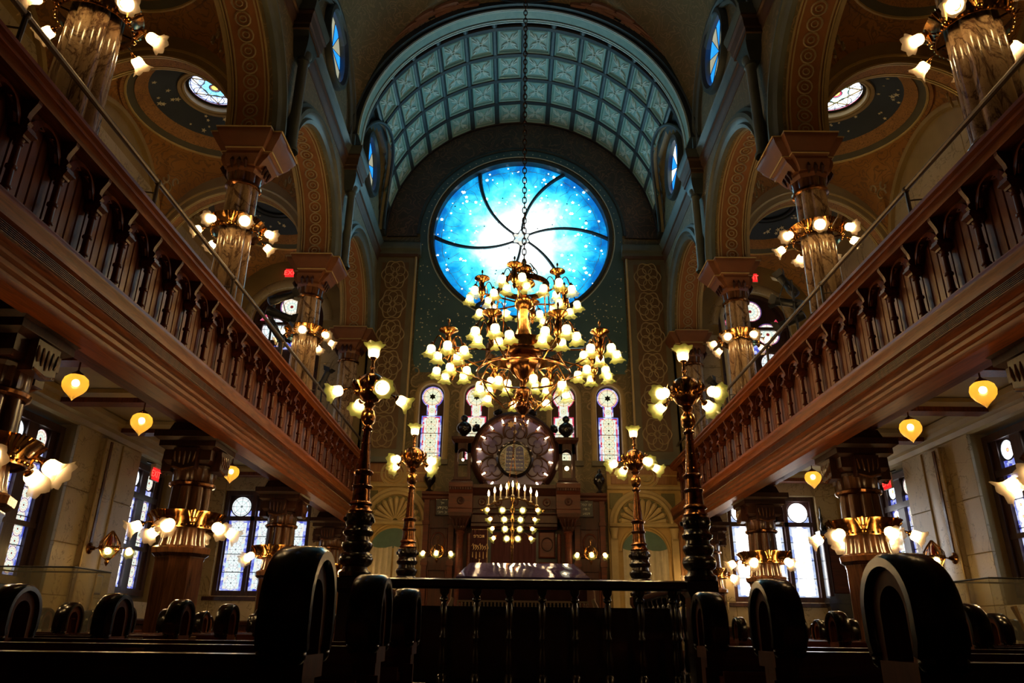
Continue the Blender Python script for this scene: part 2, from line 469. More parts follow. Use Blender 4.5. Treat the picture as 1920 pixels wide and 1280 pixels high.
# ------------------------------------------------------------------ shell: floor, outer walls
ntrim = [0]
def trim(mb, m, parent=None, **kw):
    ntrim[0] += 1
    return mb.build('trim_%d' % ntrim[0], m, parent, kind='structure', **kw)
struct(MB().box(-8.4, 8.4, -9.2, 18.4, -.2, 0), 'floor', 'floor_dark')
struct(MB().box(-8.4, 8.4, -9.2, -9.0, 0, 16), 'wall_back', 'wood_soffit')

ZA = 7.86        # springing of the gallery arches
BAYS = [(YCOL[i], YCOL[i + 1]) for i in range(3)]
mpX = lambda u, v, d: (u, d, v)          # plane facing the camera: u=X v=Z d=Y
def mpS(s): return lambda u, v, d: (s * d, u, v)   # plane along a side: u=Y v=Z d=|X|

def slabs(parent, mp, us, vs, d0, d1, hole, m, nm='marble_panel', gap=.006):
    """stone slabs, each its own piece, bedded proud of the wall; hole(u0,u1,v0,v1) -> skip"""
    for i in range(len(us) - 1):
        for j in range(len(vs) - 1):
            a, b, c, e = us[i] + gap, us[i + 1] - gap, vs[j] + gap, vs[j + 1] - gap
            if hole(a, b, c, e): continue
            b_ = .006
            R = []
            for d, k in ((d0, 0), (d1 + (b_ if d1 < d0 else -b_), 0), (d1, b_)):
                R.append([mp(a + k, c + k, d), mp(b - k, c + k, d), mp(b - k, e - k, d), mp(a + k, e - k, d)])
            MB().skin(R, True, True).build(nm, m, parent, smooth=0)

WLOW = (1.42, 4.05)      # low side windows
WALLS = {}
for s, side in SIDES:
    mp = mpS(s); W = MB()
    wins = [(YCOL[i] + YCOL[i + 1]) / 2 for i in (1, 2)]
    ys = [-9.0]
    for yc in wins:
        yc2 = yc + (.05 if yc < 14 else 0)
        W.box(*sorted((s * 7.72, s * 8.3)), ys[-1], yc2 - .85, 0, 11.2); ys.append(yc2 + .85)
        for z0, z1 in ((0, WLOW[0] - .1), (4.12, 5.0)): W.box(*sorted((s * 7.72, s * 8.3)), yc2 - .85, yc2 + .85, z0, z1)
        W.holepanel(yc2 - .85, yc2 + .85, 7.45, 11.2, (yc2, 7.45), .8, mp, 7.72, 8.3)
    W.box(*sorted((s * 7.72, s * 8.3)), ys[-1], 18.3, 0, 11.2)
    wl = struct(W, 'wall_' + side, 'plaster_aisle'); WALLS[s] = wl
    lo = lambda a, b, c, e: any(b > y - .85 and a < y + .85 and e > WLOW[0] - .1 and c < 4.12 for y in wins)
    us = [8.2, 9.05, 9.95, wins[0] - .85, wins[0] + .85, 13.35, wins[1] - .85, wins[1] + .85, 17.7]
    slabs(wl, mp, us, [.95, 1.32, 2.15, 3.05, 4.12], 7.75, 7.695, lo, 'marble_wall')
    up = lambda a, b, c, e: any(b > y - .8 and a < y + .8 and e > 5.0 and c < 8.3 for y in wins)
    us2 = [6.2, 7.4, 8.6, 9.6, wins[0] - .85, wins[0] + .85, 13.5, wins[1] - .85, wins[1] + .85, 17.7]
    slabs(wl, mp, us2, [4.6, 5.5, 6.4, 7.3, 8.3, 9.3], 7.75, 7.70, up, 'marble_wall')
    # pilaster strips with a dark and a pale edge, dado panelling
    for y0, y1 in ((9.6, 10.2), (13.1, 13.75)):
        P = MB(); P.linsweep([(y0, 7.72), (y0, 7.62), (y0 + .05, 7.6), (y1 - .05, 7.6), (y1, 7.62), (y1, 7.72)],
                             lambda a, b, t: (s * b, a, t), 1.0, 4.05)
        P.build('pilaster', 'marble_wall', wl)
        for yy in (y0 + .02, y1 - .02):
            MB().tube([(s * 7.6, yy, 1.0), (s * 7.6, yy, 4.05)], .022, 6).build('pilaster_bead', 'gilt_dull', wl)
    D = MB()
    D.linsweep([(7.72, .9), (7.6, .9), (7.58, .97), (7.64, 1.0), (7.72, 1.0)], lambda a, b, t: (s * a, t, b), -9, YF)
    D.box(*sorted((s * 7.68, s * 7.74)), -9, YF, 0, .9)
    D.build('dado_rail', 'wood_ark', wl)
    for y in range(9, 17):
        MB().bev(s * 7.69, s * 7.655, y + .12, y + .95, .2, .8, .02).build('dado_panel', 'wood_ark_red', wl, smooth=0)
    K = MB().linsweep([(7.75, 4.1), (7.66, 4.12), (7.62, 4.2), (7.52, 4.22), (7.5, 4.3), (7.42, 4.34), (7.4, 4.42), (7.75, 4.42)],
                      lambda a, b, t: (s * a, t, b), -9, YF)
    trim(K, 'plaster_aisle')

# ------------------------------------------------------------------ windows of leaded glass
nwin = [0]
def window_root(mb, m='wood_frame', loc=(0, 0, 0), rz=0):
    nwin[0] += 1
    return mb.build('window_%d' % nwin[0], m, None, loc, (0, 0, rz), kind='structure')
ROUND = MB().disc((0, 0), 1, lambda u, v, d: (u, v, d), 28)
RMESH = {k: ROUND.mesh('pane', k, 0) for k in ('glass_roundel', 'glass_roundel_white', 'glass_roundel_gold', 'glass_oculus', 'glass_oculus_pale', 'glass_roundel_bright')}
lp = lambda u, v, d: (u, -d, v)          # local window plane: faces -Y, d toward the viewer
def rpane(root, m, u, v, r, d=.0):
    return inst('pane', RMESH[m], root, (u, -d, v), (pi / 2, 0, 0), (r, r, r))
def qpane(root, m, u0, u1, v0, v1, d=-.004):
    MB().add([lp(u0, v0, d), lp(u1, v0, d), lp(u1, v1, d), lp(u0, v1, d)], [(0, 1, 2, 3)]).build('pane', m, root, smooth=0)
def came(root, segs, w=.012, m='black_metal', d=.006):
    b = MB()
    for (a, c) in segs: b.tube([lp(*a, d), lp(*c, d)], w / 2, 4)
    return b.build('lead_came', m, root)
def frame_box(b, u0, u1, v0, v1, t=.07, d0=-.05, d1=.07):
    for a in ((u0, u0 + t, v0, v1), (u1 - t, u1, v0, v1), (u0 + t, u1 - t, v0, v0 + t), (u0 + t, u1 - t, v1 - t, v1)):
        b.box(a[0], a[1], -d1, -d0, a[2], a[3])
    return b

def light_low(b, root, u0, u1, v0, v1, vr, body, rnd, border, n):
    """one light: roundel head above a transom, tall panel of overlapping roundels below"""
    uc = (u0 + u1) / 2; hh = v1 - vr - .05
    r = min((u1 - u0) / 2 * .98, hh / 2)
    qpane(root, border, u0, u1, vr + .05, vr + .05 + hh * .3)
    rpane(root, rnd, uc, vr + .05 + hh - r, r, .004)
    MB().tube([lp(uc + r * cos(t), vr + .05 + hh - r + r * sin(t), .01) for t in (2 * pi * k / 24 for k in range(24))], .012, 5, closed=True).build('lead_came', 'black_metal', root)
    qpane(root, border, u0, u1, v0, vr - .05)
    e = (u1 - u0) * .13
    qpane(root, body, u0 + e, u1 - e, v0 + .04, vr - .09, .0)
    rr = (u1 - u0) / 2 - e * .7
    h = (vr - .12 - v0) / n
    for i in range(n): rpane(root, rnd, uc, v0 + .04 + h * (i + .5), min(rr, h * .62), .003 + .001 * (i % 2))
    segs = [((u0, v0 + (vr - v0) * k / 4), (u1, v0 + (vr - v0) * k / 4)) for k in (1, 2, 3)]
    came(root, segs, .016)

# far aisle windows at floor level: three lights each
for s, side in SIDES:
    b = MB(); frame_box(b, -1.06, 1.06, -1.2, 1.2, .1, -.06, .1)
    for u in (-.35, .35): b.box(u - .045, u + .045, -.1, .06, -1.1, 1.1)
    b.box(-.96, .96, -.1, .06, .5, .6)
    b.box(-1.0, 1.0, .03, .06, -1.15, 1.15)
    b.linsweep([(-.1, -1.2), (-.22, -1.22), (-.24, -1.3), (-.06, -1.34), (.06, -1.34), (.06, -1.2)], lambda a, c, t: (t, a, c), -1.22, 1.22)
    root = window_root(b, 'wood_frame', (s * 6.02, YF + .18, 2.73))
    for u0, u1 in ((-.96, -.4), (-.3, .3), (.4, .96)):
        light_low(b, root, u0 + .03, u1 - .03, -1.08, 1.08, .55, 'glass_pale' if s < 0 else 'glass_bright', 'glass_roundel_white' if s < 0 else 'glass_roundel_bright', 'glass_border_blue' if s < 0 else 'glass_paleblue', 6)
# side wall windows: two lights each
for s, side in SIDES:
    for i in (1, 2):
        yc = (YCOL[i] + YCOL[i + 1]) / 2 + (.05 if i == 1 else 0)
        b = MB(); frame_box(b, -.78, .78, -1.3, 1.3, .12, -.06, .1)
        b.box(-.7, .7, .03, .06, -1.25, 1.25); b.box(-.13, .13, -.06, .03, -1.2, 1.2); b.box(-.7, .7, -.08, .03, .58, .7); b.box(-.7, .7, -.07, .03, -.42, -.34)
        for q in (-1, 1): b.box(*sorted((q * .5, q * .7)), -.05, .03, -1.2, 1.2)
        root = window_root(b, 'wood_frame', (s * 8.02, yc, 2.74), -s * pi / 2)
        for k, (u0, u1) in enumerate(((-.5, -.13), (.13, .5))):
            light_low(b, root, u0 + .01, u1 - .01, -1.16, 1.16, .64, 'glass_paleblue', 'glass_roundel' if k else 'glass_oculus_pale', 'glass_border_blue', 9)
        # upper, round headed
        b = MB(); frame_box(b, -.8, .8, -1.2, 1.25, .1, -.06, .08)
        b.archsweep([(.7, -.08), (.8, -.08), (.8, .06), (.7, .06)], (0, 1.25), lambda u, v, d: (u, d, v))
        b.box(-.05, .05, -.06, .06, -1.2, 1.2)
        root = window_root(b, 'wood_frame', (s * 8.05, yc, 6.2), -s * pi / 2)
        qpane(root, 'glass_paleblue', -.7, .7, -1.1, 1.15)
        MB().prism([(.7 * cos(a), 1.25 + .7 * sin(a)) for a in (pi * k / 20 for k in range(21))], lp, -.006, -.012).build('pane', 'glass_pale', root, smooth=0)

# far wall, aisle parts
def farwall():
    for s, side in SIDES:
        W = MB(); d0, d1 = YF, YF + .55
        X = lambda a, b: sorted((s * a, s * b))
        for a, b, z0, z1 in ((3.95, 4.96, 0, 4.4), (7.08, 7.75, 0, 4.4), (4.96, 7.08, 0, 1.53), (4.96, 7.08, 3.93, 4.4),
                             (3.95, 5.2, 4.4, 8.4), (7.1, 7.75, 4.4, 8.4), (5.2, 7.1, 4.4, 5.0)):
            W.box(*X(a, b), d0, d1, z0, z1)
        W.holepanel(s * 6.15 - 2.2, s * 6.15 + 2.2, 8.4, 11.2, (s * 6.15, 8.4), .95, mpX, d0, d1)
        o = struct(W, 'wall_far_aisle_' + side, 'plaster_aisle')
        hole = lambda a, b, c, e: (b > 4.96 and a < 7.08 and e > 1.53 and c < 3.93)
        m2 = lambda u, v, d: (s * u, d, v)
        slabs(o, m2, [4.75, 4.96, 7.08, 7.6], [.95, 1.53, 2.4, 3.2, 3.93, 4.3], YF + .02, YF - .02, hole, 'marble_wall')
        hole = lambda a, b, c, e: (b > 5.15 and a < 7.15 and c < 8.4)
        slabs(o, m2, [4.5, 5.15, 7.15, 7.7], [4.6, 5.4, 6.3, 7.2, 8.1], YF + .02, YF - .02, hole, 'marble_wall')
        A = MB().archsweep([(.95, YF - .02), (1.0, YF - .06), (1.12, YF - .06), (1.2, YF), (.95, YF + .02)], (s * 6.15, 8.4), mpX)
        A.build('window_arch', 'marble_wall', o)
        D = MB().linsweep([(YF, .9), (YF - .1, .9), (YF - .12, .97), (YF - .06, 1.0), (YF, 1.0)], lambda a, b, t: (s * t, a, b), 4.1, 7.7)
        D.box(*X(4.1, 7.7), YF - .03, YF, 0, .9); D.build('dado_rail', 'wood_ark', o)
        for k in range(4):
            a, b = X(4.35 + k * .84, 5.05 + k * .84)
            MB().bev(a, b, YF - .02, YF - .055, .2, .8, .02, 'y').build('dado_panel', 'wood_ark_red', o, smooth=0)
farwall()
# upper gallery end windows: a trefoil of roundels over two lancets
for s, side in SIDES:
    b = MB(); frame_box(b, -.95, .95, -3.1, .0, .08, -.05, .08)
    b.archsweep([(.86, -.08), (.95, -.08), (.95, .05), (.86, .05)], (0, 0), lambda u, v, d: (u, d, v))
    root = window_root(b, 'wood_frame', (s * 6.15, YF + .22, 8.4))
    back = MB().prism([(.9 * cos(a), .9 * sin(a)) for a in (pi * k / 24 for k in range(25))] + [(-.9, -3.0), (.9, -3.0)], lp, -.05, -.03)
    back.build('tracery_panel', 'wood_frame', root, smooth=0)
    for (u, v, r, m) in ((0, .48, .30, 'glass_roundel'), (-.40, -.18, .31, 'glass_roundel_white'), (.40, -.18, .31, 'glass_roundel'),
                         (-.40, -1.0, .27, 'glass_roundel_gold'), (.40, -1.0, .27, 'glass_roundel_white')):
        rpane(root, m, u, v, r, .0)
        MB().archsweep([(r, -.03), (r + .035, -.03), (r + .035, .02), (r, .02)], (u, v), lambda a, c, d: (a, d, c), 0, 2 * pi, 24).build('tracery_ring', 'wood_frame', root)
    MB().prism([(-.34, -.66), (-.1, -.54), (0, -.42), (.1, -.54), (.34, -.66), (.1, -.74), (-.1, -.74)], lp, .0, .004).build('pane', 'glass_border_blue', root, smooth=0)
    for u in (-.66, .66):
        MB().prism([(u - .14, .08), (u, .38 if abs(u) < .6 else .26), (u + .1, .08)], lp, .0, .004).build('pane', 'glass_border_red', root, smooth=0)
    for u0, u1 in ((-.76, -.07), (.07, .76)):
        qpane(root, 'glass_border_red' if s < 0 else 'glass_border_blue', u0, u1, -2.95, -1.34, .0)
        qpane(root, 'glass_yellow', u0 + .09, u1 - .09, -2.9, -1.42, .004)
        for k in range(3): rpane(root, 'glass_roundel_gold', (u0 + u1) / 2, -1.7 - .48 * k, .2, .006)
    came(root, [((-.86, -1.3), (.86, -1.3))], .09)

# ------------------------------------------------------------------ far wall of the nave
def navefar():
    # wall mass with openings
    W = MB(); d0, d1 = YF, YF + .5
    W.holepanel(-4.0, 4.0, 7.0, 15.4, (0, 11.0), 2.5, mpX, d0, d1, True, 60)
    cs = (-2.22, -1.1, 1.1, 2.22)
    edges = [-4.0]
    for c in cs:
        W.box(edges[-1], c - .3, d0, d1, 4.5, 6.36); edges.append(c + .3)
        W.box(c - .3, c + .3, d0, d1, 4.5, 4.72)
    W.box(edges[-1], 4.0, d0, d1, 4.5, 6.36)
    for i, c in enumerate(cs):
        a = (-4.0, -1.66, 0, 1.66)[i]; b = (-1.66, 0, 1.66, 4.0)[i]
        W.holepanel(a, b, 6.36, 7.0, (c, 6.36), .3, mpX, d0, d1)
    W.box(-4.0, 4.0, d0, d1, 0, 4.5)
    o = struct(W, 'wall_far', 'stencil_olive')
    # blue starred field below and beside the rose, dotted ring round it, painted arch above
    n = 48; ring_i = []; ring_o = []
    for i in range(n + 1):
        a = pi + pi * i / n
        ring_i.append((2.56 * cos(a), YF - .03, 11 + 2.56 * sin(a)))
        t = min(2.78 / max(1e-6, abs(cos(a))), (11 - 6.98) / max(1e-6, abs(sin(a))))
        ring_o.append((t * cos(a), YF - .03, 11 + t * sin(a)))
    B = MB().skin([ring_o, ring_i], False)
    fld = B.build('star_field', 'paint_teal', o, smooth=0)
    R = MB().annulus((0, 11), 2.56, 2.80, mpX, 48, 0, pi, YF - .03); R.build('dotted_ring', 'paint_teal', o, smooth=0)
    A = MB().annulus((0, 11), 2.86, 3.72, mpX, 48, -.02, pi + .02, YF - .05, YF); A.build('painted_arch', 'stencil_dark', o, smooth=0)
    trim_ = MB().archsweep([(2.8, YF - .05), (2.82, YF - .09), (2.88, YF - .07), (2.9, YF - .03)], (0, 11), mpX, -.0, pi, 48)
    trim_.build('arch_bead', 'coffer_rib', o)
    # stars: painted on, a thin leaf each, too many to count
    rnd = random.Random(3); S = MB()
    k = 0
    while k < 330:
        x = rnd.uniform(-2.74, 2.74); z = rnd.uniform(7.05, 10.9)
        if x * x + (z - 11) ** 2 < 2.72 ** 2: continue
        r = rnd.choice((.018, .022, .028)); th = rnd.uniform(0, 2)
        S.prism([(x + r * (u * cos(th) - v * sin(th)), z + r * (u * sin(th) + v * cos(th))) for u, v in star_poly(5)], mpX, YF - .031, YF - .037); k += 1
    for i in range(40):
        a = pi * (i + .5) / 40
        S.prism([(2.68 * cos(a) + .02 * u, 11 + 2.68 * sin(a) + .02 * v) for u, v in star_poly(5)], mpX, YF - .031, YF - .037)
    st = S.build('painted_stars', 'star_gold', o, smooth=0); st['kind'] = 'stuff'
    # moulded surrounds of the four lancets
    for c in cs:
        F = MB().archsweep([(.3, YF - .02), (.32, YF - .07), (.37, YF - .07), (.42, YF - .03), (.44, YF)], (c, 6.36), mpX, 0, pi, 20)
        for q in (-1, 1):
            F.skin([[(c + q * r, d, z) for r, d in ((.3, YF - .02), (.32, YF - .07), (.37, YF - .07), (.42, YF - .03), (.44, YF))] for z in (4.72, 6.36)], True, True)
        F.build('lancet_surround', 'niche_trim', o)
        MB().box(c - .46, c + .46, YF - .12, YF, 4.6, 4.72).build('lancet_sill', 'plaster_olive', o)
        # little scroll ornaments between
    for x, q in ((-2.72, 1), (2.72, -1), (-1.66, 1), (1.66, 1)):
        S = MB()
        for (du, dv, r0, t0, t1) in ((0, 0, .16, -1.2, 3.2), (.1 * q, .3, .2, 2.0, 5.6), (.02, .62, .13, -1.5, 3.0), (.12 * q, -.3, .12, 1, 5)):
            S.tube([(x + du + r0 * (1 - .6 * i / 14) * cos(t0 + (t1 - t0) * i / 14), YF - .02, 6.4 + dv + r0 * (1 - .6 * i / 14) * sin(t0 + (t1 - t0) * i / 14)) for i in range(15)], .022, 5)
        S.build('painted_scroll', 'ornament', o)
    # pilasters with interlaced medallions
    for s, side in SIDES:
        P = MB(); x0, x1 = 2.82, 3.9
        P.box(*sorted((s * x0, s * x1)), YF - .16, YF, 4.75, 10.3)
        p = P.build('pilaster', 'plaster_olive', o, smooth=0)
        MB().box(*sorted((s * 3.02, s * 3.74)), YF - .175, YF - .155, 4.95, 10.05).build('pilaster_panel', 'pilaster_ground', p, smooth=0)
        MB().tube([(s * 2.84, YF - .17, 4.8), (s * 2.84, YF - .17, 10.3)], .03, 6).build('pilaster_bead', 'niche_trim', p)
        for k in range(6):
            zc = 5.38 + k * .86; Q = MB()
            for i in range(6):
                a = pi / 3 * i + pi / 6
                cx, cz = s * 3.38 + .17 * cos(a), zc + .22 * sin(a)
                Q.tube([(cx + .12 * cos(t), YF - .185, cz + .14 * sin(t)) for t in (2 * pi * j / 14 for j in range(14))], .014, 4, closed=True)
            Q.tube([(s * 3.38 + .33 * (1 + .09 * cos(6 * t)) * cos(t), YF - .185, zc + .41 * (1 + .09 * cos(6 * t)) * sin(t)) for t in (2 * pi * j / 36 for j in range(36))], .017, 4, closed=True)
            Q.tube([(s * 3.38 + .08 * cos(t), YF - .185, zc + .09 * sin(t)) for t in (2 * pi * j / 12 for j in range(12))], .014, 4, closed=True)
            Q.build('medallion', 'ornament', p)
        K = MB().linsweep([(YF, 10.25), (YF - .2, 10.28), (YF - .22, 10.38), (YF - .3, 10.42), (YF - .32, 10.56), (YF - .3, 10.6), (YF, 10.6)],
                          lambda a, b, t: (s * t, a, b), 2.72, 3.9)
        K.build('pilaster_cornice', 'plaster_green', p)
        MB().linsweep([(YF, 10.2), (YF - .21, 10.22), (YF - .21, 10.3), (YF, 10.3)], lambda a, b, t: (s * t, a, b), 2.78, 3.9).build('pilaster_cap', 'paint_umber', p)
        MB().box(*sorted((s * 2.75, s * 3.95)), YF - .2, YF, 4.62, 4.75).build('pilaster_base', 'plaster_green', p)
    return o
WFAR = navefar()

# rose window: six swirling panes round a six-pointed star
def rose():
    b = MB().archsweep([(2.4, -.1), (2.42, -.2), (2.5, -.22), (2.54, -.12), (2.6, -.1), (2.62, -.02), (2.5, .06), (2.4, .06)], (0, 0), lambda u, v, d: (u, d, v), 0, 2 * pi, 72)
    root = window_root(b, 'coffer_rib', (0, YF + .16, 11.0))
    # the reveal is tinted by the glass; a thin pale bead runs round it
    MB().archsweep([(2.56, -.2), (2.575, -.22), (2.59, -.2), (2.575, -.18)], (0, 0), lambda u, v, d: (u, d, v), 0, 2 * pi, 72).build('rose_bead', 'coffer_line', root)
    cur = lambda r, k: math.radians(90 + 60 * k) - math.radians(30) * (r / 2.4) ** 1.05
    for k in range(6):
        rings = []
        for i in range(17):
            r = .2 + 2.22 * i / 16
            rings.append([(r * cos(a), 0, r * sin(a)) for a in (cur(r, k) + math.radians(60) * j / 10 for j in range(11))])
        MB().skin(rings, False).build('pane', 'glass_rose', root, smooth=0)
    for k in range(6):
        MB().tube([((.24 + 2.18 * i / 20) * cos(cur(.24 + 2.18 * i / 20, k)), -.04, (.24 + 2.18 * i / 20) * sin(cur(.24 + 2.18 * i / 20, k))) for i in range(21)],
                  [.035 + .028 * (i / 20) for i in range(21)], 6).build('rib', 'paint_blue', root)
    MB().prism([(.28 * u, .28 * v) for u, v in star_poly(6, 1, .58)], lp, .0, .004).build('pane', 'glass_pale', root, smooth=0)
    b = MB(); P = [(.3 * u, .3 * v) for u, v in star_poly(6, 1, .58)]
    b.tube([lp(u, v, .03) for u, v in P], .018, 5, closed=True); b.build('star_came', 'iron', root)
    rnd = random.Random(11); S = MB()
    for i in range(170):
        r = 2.38 * sqrt(rnd.uniform(.2, 1)); a = rnd.uniform(0, 2 * pi); q = rnd.choice((.018, .025, .035, .05))
        if r + q > 2.4: continue
        S.prism([(r * cos(a) + q * u, r * sin(a) + q * v) for u, v in star_poly(5, 1, .5)], lp, .008, .011)
    o = S.build('glass_stars', 'glass_star', root, smooth=0); o['kind'] = 'stuff'
    S = MB()
    for i in range(34):
        r = 2.2 * sqrt(rnd.uniform(.02, 1)); a = rnd.uniform(0, 2 * pi); q = rnd.choice((.012, .018, .03))
        S.prism([(r * cos(a) + q * u, r * sin(a) + q * v) for u, v in star_poly(5, 1, .45)], lp, .008, .012)
    o = S.build('leaded_stars', 'black_metal', root, smooth=0); o['kind'] = 'stuff'
    # fine lead lines near the rim: overlapping arcs
    S = MB()
    for i in range(26):
        a = 2 * pi * i / 26 + .1; c = (2.05 * cos(a), 2.05 * sin(a))
        q = [(c[0] + .42 * cos(t), c[1] + .42 * sin(t)) for t in (a - 2.4 + .6 * j for j in range(9))]
        q = [p for p in q if p[0] ** 2 + p[1] ** 2 < 2.38 ** 2]
        if len(q) > 1: S.tube([lp(u, v, .006) for u, v in q], .005, 4)
    S.build('lead_came', 'coffer_line', root)
rose()

# lancets behind the ark
for c, (body, rnd, bor, bor2) in zip((-2.22, -1.1, 1.1, 2.22), (('glass_pale', 'glass_roundel_gold', 'glass_border_red', 'glass_border_blue'), ('glass_yellow', 'glass_roundel_gold', 'glass_pale', 'glass_border_red'),
                                                        ('glass_yellow', 'glass_roundel_gold', 'glass_pale', 'glass_border_red'), ('glass_pale', 'glass_roundel_gold', 'glass_border_red', 'glass_border_blue'))):
    b = MB().prism([(.3 * cos(a), .3 * sin(a)) for a in (pi * k / 16 for k in range(17))] + [(-.3, -1.66), (.3, -1.66)], lp, -.06, -.03)
    root = window_root(b, 'wood_frame', (c, YF + .08, 6.36))
    # keyhole-shaped glass: roundel head, narrow neck, broad body
    qpane(root, bor2, -.13, .13, -.48, -.2, .0); qpane(root, bor, -.105, .105, -.48, -.2, .002); qpane(root, body, -.08, .08, -.5, -.2, .004)
    rpane(root, rnd, 0, 0, .235, .006)
    MB().disc((0, 0), .25, lp, 28, -.002).build('pane', bor, root, smooth=0)
    MB().disc((0, 0), .272, lp, 28, -.006).build('pane', bor2, root, smooth=0)
    qpane(root, bor2, -.25, .25, -1.6, -.5, -.004); qpane(root, bor, -.215, .215, -1.6, -.53, .0); qpane(root, body, -.175, .175, -1.6, -.56, .004)
    for k in range(6): rpane(root, rnd, 0, -.66 - k * .175, .145, .006 + .001 * (k % 2))
    for k in range(1): rpane(root, rnd, 0, -.36, .07, .007)
    came(root, [((-.25, -.95), (.25, -.95)), ((-.25, -1.45), (.25, -1.45))], .016)
    MB().prism([(.09 * u, .09 * v) for u, v in star_poly(6, 1, .58)], lp, .009, .012).build('star_came', 'black_metal', root, smooth=0)
# ------------------------------------------------------------------ arcade between nave and gallery
RA = 1.6
for s, side in SIDES:
    mp = mpS(s); W = MB()
    for (a, b) in [(1.61, 5.58)] + BAYS:
        W.holepanel(a, b, ZA, 10.3, ((a + b) / 2, ZA), RA, mp, 3.88, 4.55)
    W.box(*sorted((s * 3.88, s * 4.55)), -9, 1.61, ZA, 10.3)
    W.box(*sorted((s * 3.88, s * 4.55)), YCOL[3], YF + .3, ZA, 10.3)
    # clerestory wall above the cornice, a round window in each bay
    for (a, b) in BAYS:
        W.holepanel(a, b, 10.3, 15.4, ((a + b) / 2 + .04, 11.78), .72, mp, 3.86, 4.3, True)
    W.box(*sorted((s * 3.86, s * 4.3)), -9, 5.58, 10.3, 15.4)
    W.box(*sorted((s * 3.86, s * 4.3)), YCOL[3], YF + .3, 10.3, 15.4)
    wn = struct(W, 'wall_nave_' + side, 'stencil_olive')
    for (a, b) in BAYS:
        yc = (a + b) / 2
        MB().archsweep([(RA - .01, 3.9), (RA - .01, 3.82), (RA + .05, 3.78), (RA + .08, 3.83), (RA + .14, 3.8), (RA + .17, 3.74), (RA + .24, 3.75), (RA + .27, 3.82), (RA + .33, 3.83), (RA + .36, 3.9)],
                       (yc, ZA), mp, 0, pi, 36).build('archivolt', 'plaster_green', wn)
        MB().archsweep([(RA - .01, 4.53), (RA - .01, 4.6), (RA + .1, 4.62), (RA + .16, 4.57), (RA + .2, 4.53)], (yc, ZA), mp, 0, pi, 36).build('archivolt', 'gilt_dull', wn)
        MB().archsweep([(RA + .002, 3.98), (RA - .02, 3.98), (RA - .02, 4.48), (RA + .002, 4.48)], (yc, ZA), mp, 0, pi, 36).build('intrados_band', 'paint_red', wn)
        G = MB()
        for d in (3.96, 4.01, 4.45, 4.5): G.archsweep([(RA - .035, d - .012), (RA - .035, d + .012), (RA, d + .012), (RA, d - .012)], (yc, ZA), mp, 0, pi, 36)
        G.build('intrados_lines', 'gilt_dull', wn)
        G = MB(); n = 22
        for i in range(n):
            a0 = pi * (i + .5) / n
            pts = []
            for j in range(12):
                t = 2 * pi * j / 12; aa = a0 + .105 * cos(t) / RA; d = 4.23 + .11 * sin(t)
                pts.append(mp(yc + (RA - .03) * cos(aa), ZA + (RA - .03) * sin(aa), d))
            G.tube(pts, .016, 4, closed=True)
            aa = a0; pts = []
            for j in range(8):
                t = 2 * pi * j / 8; a2 = a0 + .045 * cos(t) / RA; d = 4.23 + .05 * sin(t)
                pts.append(mp(yc + (RA - .03) * cos(a2), ZA + (RA - .03) * sin(a2), d))
            G.tube(pts, .012, 4, closed=True)
        G.build('guilloche', 'ornament', wn)
        # round clerestory window and its moulding
        wy = yc + .04
        rg = lambda u, v, d: (u, -d, v)
        b_ = MB().archsweep([(.66, .0), (.66, .1), (.72, .16), (.8, .16), (.84, .08), (.84, 0)], (0, 0), rg, 0, 2 * pi, 40)
        root = window_root(b_, 'coffer_rib', (s * 3.9, wy, 11.78), -s * pi / 2)
        pale = 'glass_clerestory_white' if (s > 0 and yc > 13) else 'glass_straw'
        angs = [90, 60, 28, 0, -28, -60, -90, -120, -152, -180, -208, -240, -270]
        for k in range(12):
            a1, a0 = math.radians(angs[k]), math.radians(angs[k + 1])
            MB().add([lp(0, 0, -.02)] + [lp(.7 * cos(a0 + (a1 - a0) * i / 4), .7 * sin(a0 + (a1 - a0) * i / 4), -.02) for i in range(5)],
                     [(0, i, i + 1) for i in range(1, 5)]).build('pane', ('glass_sky', pale)[(k // 1) % 2], root, smooth=0)
        came(root, [((.68 * cos(math.radians(q)), .68 * sin(math.radians(q))), (0, 0)) for q in angs[:12]], .016, 'black_metal', -.012)
    # cornice along the nave with blocks over the columns, thin shafts below them
    K = MB().linsweep([(3.92, 10.36), (3.8, 10.4), (3.78, 10.48), (3.75, 10.52), (3.74, 10.58), (3.72, 10.6), (3.92, 10.6)], lambda a, b, t: (s * a, t, b), 2, YF)
    k_ = trim(K, 'plaster_green')
    MB().linsweep([(3.92, 10.1), (3.87, 10.12), (3.86, 10.2), (3.83, 10.24), (3.82, 10.34), (3.79, 10.36), (3.79, 10.4), (3.92, 10.4)], lambda a, b, t: (s * a, t, b), 2, YF).build('cornice_bed', 'paint_umber', k_)
    for y in YCOL[:3]:
        y += .12
        B = MB()
        def ring(x, h, z): return [(s * 3.92, y - h, z), (s * x, y - h, z), (s * x, y + h, z), (s * 3.92, y + h, z)]
        B.skin([ring(3.6, .34, 10.08), ring(3.6, .34, 10.16), ring(3.58, .36, 10.18), ring(3.56, .38, 10.34), ring(3.53, .41, 10.38), ring(3.53, .41, 10.42)], True, True)
        b1 = B.build('cornice_block', 'paint_umber', k_, smooth=20)
        MB().skin([ring(3.53, .41, 10.42), ring(3.51, .43, 10.5), ring(3.5, .45, 10.56), ring(3.5, .45, 10.61)], True, True).build('block_cap', 'plaster_green', b1, smooth=20)
        MB().skin([ring(3.7, .12, 9.7), ring(3.64, .2, 9.86), ring(3.62, .24, 10.0), ring(3.62, .3, 10.08)], True, True).build('corbel', 'coffer_rib', b1, smooth=20)
